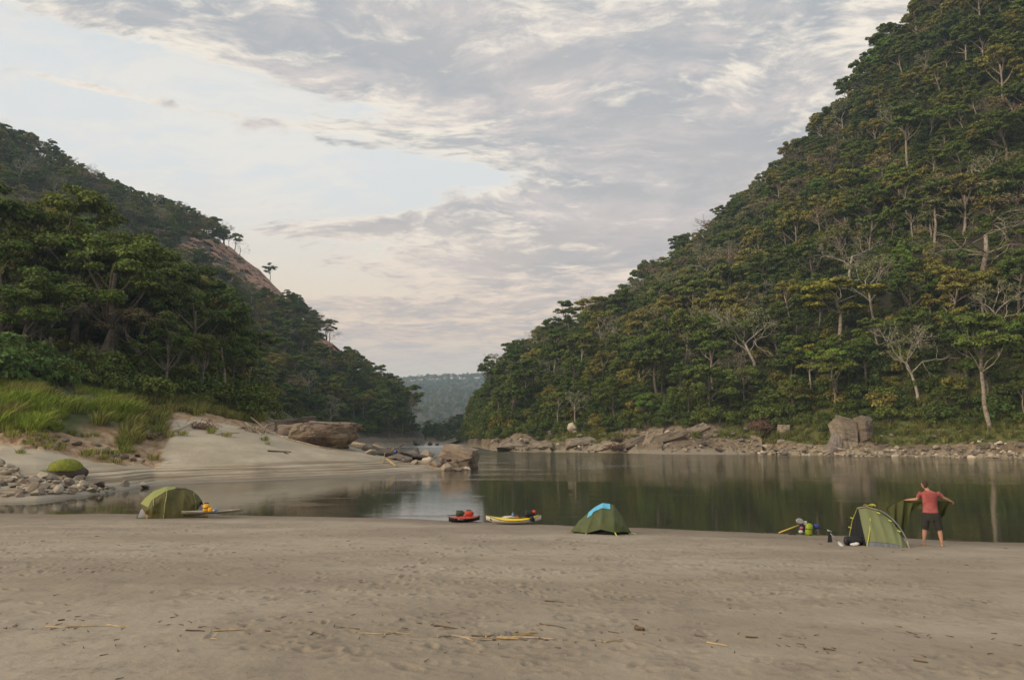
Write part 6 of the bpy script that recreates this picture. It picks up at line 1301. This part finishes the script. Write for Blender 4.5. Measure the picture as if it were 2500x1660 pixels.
# right: paddles and bags
zB = lambda zx, zy: (1890 + zx / 7.381, 1230 + zy / 7.381)
p = hit(*zB(610, 562)); kb = p.y / F_PX / 7.381; off = lambda zx, zy, y=0.: p + Vector(((zx - 610) * kb, y, (562 - zy) * kb))
dry_bag('backpack', 'upright lime green backpack in the gear heap', off(622, 562), .125, .40, 'bag_green', rz=.1, lean=.10, strap='bag_black', fl=.85); lumps('pack_panel', 'black back panel leaning on the lime green backpack', off(685, 490, .03), [(0, 0, 0, .05, .09, .17)], 'bag_black', 'pad')
lumps('dry_bag', 'blue bag hanging behind the lime green backpack', off(785, 420, .12), [(0, 0, 0, .095, .08, .09), (.03, 0, -.02, .08, .06, .07)], 'bag_blue', 'bag'); lumps('jacket', 'dark navy jacket heaped under the white paddle blade', off(540, 395, .1), [(0, 0, 0, .09, .08, .11), (.02, 0, -.12, .08, .08, .10), (.2, .05, -.16, .15, .08, .10)], 'bag_navy', 'jacket')
lumps('bundle', 'pinkish red cloth between paddle and backpack', off(515, 440, .05), [(0, 0, 0, .065, .05, .05)], 'pink', 'cloth'); lumps('bundle', 'grey white bundle at the foot of the gear heap', off(495, 505, .04), [(0, 0, 0, .08, .07, .06), (.36, .1, .0, .05, .05, .06)], 'grey_white', 'bundle'); lumps('cloth', 'white cloth draped on top of the gear heap', off(580, 350, .06), [(0, 0, 0, .10, .06, .05), (.0, -.01, -.04, .06, .05, .04)], 'grey_white', 'cloth')
lumps('sandals', 'pair of dark sandals on the sand by the yellow paddle', off(290, 540, -.05), [(0, 0, .0, .06, .09, .02), (.13, 0, 0, .06, .09, .02)], 'bag_black', 'sandals')
PA_ = paddle('white-bladed paddle lying across the gear heap', off(548, 345, .0), off(1190, 552, .35), 'shaft', 'grey_white', None, .30, .20, .013, 75)
paddle('pale yellow paddle with its tip on the sand', off(105, 525, .05), off(480, 395, .1), 'paddle_yellow', None, None, r_=.022)
d_ = off(1190, 552, .35) - off(548, 345, .0); g = Geo(); g.tube([d_ * .71, d_ * .86], [.024, .017], 8); link('sleeve', g.mesh('sleeve', (M['grey_white'],), True), PA_)
pb = hit(*zB(1500, 752)); ob = lambda zx, zy, y=0.: pb + Vector(((zx - 1500) * kb, y, (752 - zy) * kb))
dry_bag('duffel_bag', 'long black duffel bag in front of the light green tent', ob(1500, 752, .10), .125, .60, 'bag_black', axis='x', rz=-.1, strap='bag_navy', fl=.95); lumps('cloth', 'crumpled white cloth against the long black duffel bag', ob(1440, 728, -.08), [(0, 0, 0, .13, .06, .045), (.06, 0, .02, .08, .05, .04)], 'white', 'cloth')
lumps('bag_end', 'small black pouch at the end of the long black duffel bag', ob(1335, 690, .0), [(0, 0, 0, .06, .08, .10)], 'bag_black', 'pouch')
PB_ = paddle('black and white paddle lying on the sand left of the duffel bag', ob(1135, 575, .15), ob(1215, 690, .0), 'pole_grey', None, 'grey_white', .22, .12, .016, 60); g = Geo(); g.loft([[ (x * kb, y_, (z - 140) * kb) for x, z in ((-35, 0), (30, 5), (15, 150), (-12, 150))] for y_ in (-.02, .02)]); link('blade', g.mesh('blade', (M['bag_black'],)), PB_)

# ------------------------------------------------------------------ the man
pm_ = hit(2277, 1332); sp = pm_.y / F_PX / 8.255 * .985; MAN = thing('person', 'man seen from behind in a red shirt and dark shorts, arms spread holding a cloth', 'person', pm_, yaw_at(pm_))
j = lambda zx, zy, y=0.: Vector(((zx - 985) * sp, y, (1425 - zy) * sp))
def remeshed(name, g, mt, parent, vox, sm=4, smooth=True):
    o = link(name, g.mesh(name, (mt,), True), parent); r = o.modifiers.new('remesh', 'REMESH'); r.mode = 'VOXEL'; r.voxel_size = vox; r.use_smooth_shade = smooth
    s_ = o.modifiers.new('smooth', 'SMOOTH'); s_.iterations = sm; s_.factor = .5; return o
def ell(g, c, rx, ry, rz_, nseg=14, rot=None):
    c = Vector(c); g.loft([[c + (rot @ Vector(v) if rot else Vector(v)) for v in [(rx * math.sin(q) * math.cos(a), ry * math.sin(q) * math.sin(a), rz_ * math.cos(q)) for a in [2 * math.pi * k_ / nseg for k_ in range(nseg)]]] for q in [math.pi * (i_ + .1) / 8.2 for i_ in range(9)]])
def torso(g, secs):
    g.loft([[Vector((cx + rx * math.cos(a), cyy + ry * math.sin(a), z)) for a in [2 * math.pi * k_ / 18 for k_ in range(18)]] for cx, cyy, z, rx, ry in secs])
M['skin'] = simple('skin', (.46, .255, .165), (.40, .21, .135), 5, .55, 0); M['hair'] = simple('hair', (.065, .042, .028), (.04, .027, .018), 40, .8, .6, .01); M['shirt'] = simple('shirt', (.34, .10, .095), (.26, .06, .06), 6, .9, .5, .02, 5); M['shorts'] = cloth_mat('shorts', (.030, .030, .026), .9, 0, 6)
hd = j(918, 232, -.0); nk = j(962, 335, -.01); sh_l, sh_r = j(845, 395), j(1135, 395); el_l, el_r = j(765, 535, .12), j(1245, 492, .12); wr_l, wr_r = j(592, 562, .30), j(1352, 552, .30)
hip_l, hip_r = j(915, 800), j(1065, 800); kn_l, kn_r = j(865, 1120, .0), j(1125, 1120, .02); an_l, an_r = j(835, 1370, -.02), j(1150, 1385, -.02); cx = (sh_l.x + sh_r.x) / 2; hx = (hip_l.x + hip_r.x) / 2
g = Geo()
torso(g, [(hx, 0, j(0, 880).z, .12, .09), (hx, 0, j(0, 800).z, .165, .11), (hx, 0, j(0, 700).z, .15, .10), (cx, 0, j(0, 600).z, .145, .10), (cx, -.01, j(0, 480).z, .175, .11), (cx, -.01, j(0, 400).z, .165, .10), (cx, 0, j(0, 360).z, .10, .075), (nk.x, 0, nk.z, .058, .06)])
g.tube([j(962, 355), nk, hd + Vector((.02, 0, -.07))], [.065, .056, .055], 12); ell(g, hd, .078, .095, .115)
fwd = Vector((-.45, .89, 0)).normalized(); side = Vector((.89, .45, 0))
g.tube([hd + fwd * .07 + Vector((0, 0, .02)), hd + fwd * .115 + Vector((0, 0, -.02)), hd + fwd * .085 + Vector((0, 0, -.03))], [.010, .016, .012], 6); ell(g, hd + fwd * .05 + Vector((0, 0, -.075)), .045, .045, .035)
g.tube([hd + fwd * .088 + side * .025 + Vector((0, 0, -.062)), hd + fwd * .097 + Vector((0, 0, -.060)), hd + fwd * .088 - side * .025 + Vector((0, 0, -.062))], .008, 5)
for s_ in (-1, 1): ell(g, hd + side * s_ * .082 + Vector((0, 0, -.005)), .012, .022, .032)
for sh, el_, wr in ((sh_l, el_l, wr_l), (sh_r, el_r, wr_r)): g.tube([sh, sh.lerp(el_, .4), el_, el_.lerp(wr, .35), wr], [.058, .050, .042, .041, .027], 12)
for hp, kn, an, out in ((hip_l, kn_l, an_l, -1), (hip_r, kn_r, an_r, .15)):
    g.tube([hp, hp.lerp(kn, .5), kn, kn.lerp(an, .3), kn.lerp(an, .7), an + Vector((0, 0, .02))], [.088, .075, .056, .060, .042, .034], 12)
    fd = Vector((out * .55, .85, 0)).normalized(); hz_ = Vector((an.x, an.y, .03)); g.tube([hz_ - fd * .055, hz_, hz_ + fd * .08 + Vector((0, 0, -.002)), hz_ + fd * .15 + Vector((0, 0, -.012))], [.030, .038, .034, .022], 10)
    s2_ = Vector((fd.y, -fd.x, 0))
    for t_ in range(5): q_ = hz_ + fd * (.150 - abs(t_ - 1) * .007) + s2_ * ((t_ - 2) * .017 * (1 if out < 0 else -1)) + Vector((0, 0, -.016)); g.tube([q_ - fd * .03, q_, q_ + fd * .03], [.010, .010, .008], 6)
def hand(g, wr, dirv, s_):
    d = dirv.normalized(); dn = Vector((0, 0, -1)); dn = (dn - d * dn.dot(d)).normalized(); sd = d.cross(dn) * s_      # palm faces down over the cloth edge
    rot = Matrix((d, sd, -dn)).transposed(); ell(g, wr + d * .055, .055, .042, .018, 12, rot); g.tube([wr - d * .01, wr + d * .04], [.026, .026], 8)
    for k_, (L, o_) in enumerate(((.070, -.031), (.078, -.010), (.073, .011), (.058, .030))):
        a = wr + d * (.095 - abs(k_ - 1.3) * .004) + sd * o_; b_ = a + (d * .75 + dn * .55).normalized() * L * .42; c_ = b_ + (dn * .95 + d * .1).normalized() * L * .36; e_ = c_ + (-d * .75 + dn * .35).normalized() * L * .28
        g.tube([a - d * .03, a, b_, c_, e_], [.010, .0098, .0092, .0085, .007], 7)
    a = wr + d * .030 - sd * .036; b_ = a - sd * .018 + d * .022 + dn * .018; c_ = b_ + d * .022 + dn * .026 + sd * .008; g.tube([a + sd * .012, a, b_, c_], [.014, .013, .0115, .009], 7)
hand(g, wr_l, (wr_l - el_l), 1); hand(g, wr_r, (wr_r - el_r), -1)
body = remeshed('body', g, M['skin'], MAN, .0065, 3)
g = Geo(); ell(g, hd + Vector((.012, -.016, .022)), .083, .092, .108); g.tube([hd + Vector((.02, -.07, -.01)), hd + Vector((.028, -.055, -.075))], [.055, .042], 10)
hr = remeshed('hair', g, M['hair'], MAN, .009, 2)
g = Geo(); ell(g, hd + fwd * .085 + side * .03 + Vector((0, 0, .012)), .012, .012, .009, 8); link('eye', g.mesh('eye', (M['white'],), True), MAN); g = Geo(); ell(g, hd + fwd * .085 - side * .03 + Vector((0, 0, .012)), .012, .012, .009, 8); link('eye', g.mesh('eye', (M['white'],), True), MAN)
g = Geo(); torso(g, [(hx - .005, 0, j(0, 785).z, .208, .125), (hx, 0, j(0, 730).z, .198, .12), (hx, 0, j(0, 640).z, .183, .118), (cx, 0, j(0, 540).z, .188, .12), (cx, -.01, j(0, 460).z, .205, .125), (cx, -.01, j(0, 395).z, .200, .112), (cx, -.005, j(0, 362).z, .125, .085), (nk.x, 0, nk.z - .012, .066, .066)])
for sh, el_ in ((sh_l, el_l), (sh_r, el_r)): g.tube([sh - (el_ - sh) * .1 + Vector((0, 0, -.03)), sh + Vector((0, 0, -.02)), sh.lerp(el_, .35), sh.lerp(el_, .62)], [.060, .064, .064, .070], 14)
st_ = remeshed('shirt', g, M['shirt'], MAN, .011, 4)
g = Geo(); torso(g, [(hx, 0, j(0, 935).z, .20, .125), (hx, 0, j(0, 860).z, .205, .135), (hx, 0, j(0, 770).z, .188, .118)])
for hp, kn in ((hip_l, kn_l), (hip_r, kn_r)): g.tube([hp + Vector((0, 0, -.02)), hp.lerp(kn, .5), hp.lerp(kn, .97)], [.112, .104, .100], 14)
remeshed('shorts', g, M['shorts'], MAN, .011, 4)
# --- the cloth he holds
top = [(190, 742, .30), (290, 672, .32), (400, 600, .36), (510, 548, .33), (570, 575, .38), (700, 590, .42), (830, 602, .42), (985, 640, .40), (1120, 565, .40), (1250, 565, .38), (1372, 566, .34), (1392, 575, .36)]
bot = [(330, 1150, .30), (345, 1320, .30), (368, 1400, .30), (440, 1290, .33), (560, 1090, .40), (650, 800, .45), (790, 730, .45), (985, 800, .42), (1125, 800, .42), (1165, 930, .42), (1290, 740, .40), (1330, 650, .38)]
g0 = []
for i in range(89):
    a = i / 88 * (len(top) - 1); k_ = min(int(a), len(top) - 2); f = a - k_; T = j(*top[k_]).lerp(j(*top[k_ + 1]), f); B = j(*bot[k_]).lerp(j(*bot[k_ + 1]), f); row = []
    for m_ in range(31): t_ = m_ / 30; q = T.lerp(B, t_); q.y += .06 * math.sin(i * .42 + t_ * 3) * t_ ** .6 + .03 * math.sin(i * .9 + t_ * 5) * t_; q.z = max(q.z, .012 + .0); row.append(q)
    g0.append(row)
M['cloth_green'] = cloth_mat('cloth_green', (.075, .085, .028), .7, .12, 4)
ck = link('rain_fly', sheet_mesh('rain_fly', g0, M['cloth_green'], .004), None, pm_, label='dark green rain fly the man holds spread between his hands', category='rain fly'); ck.rotation_euler = (0, 0, yaw_at(pm_))
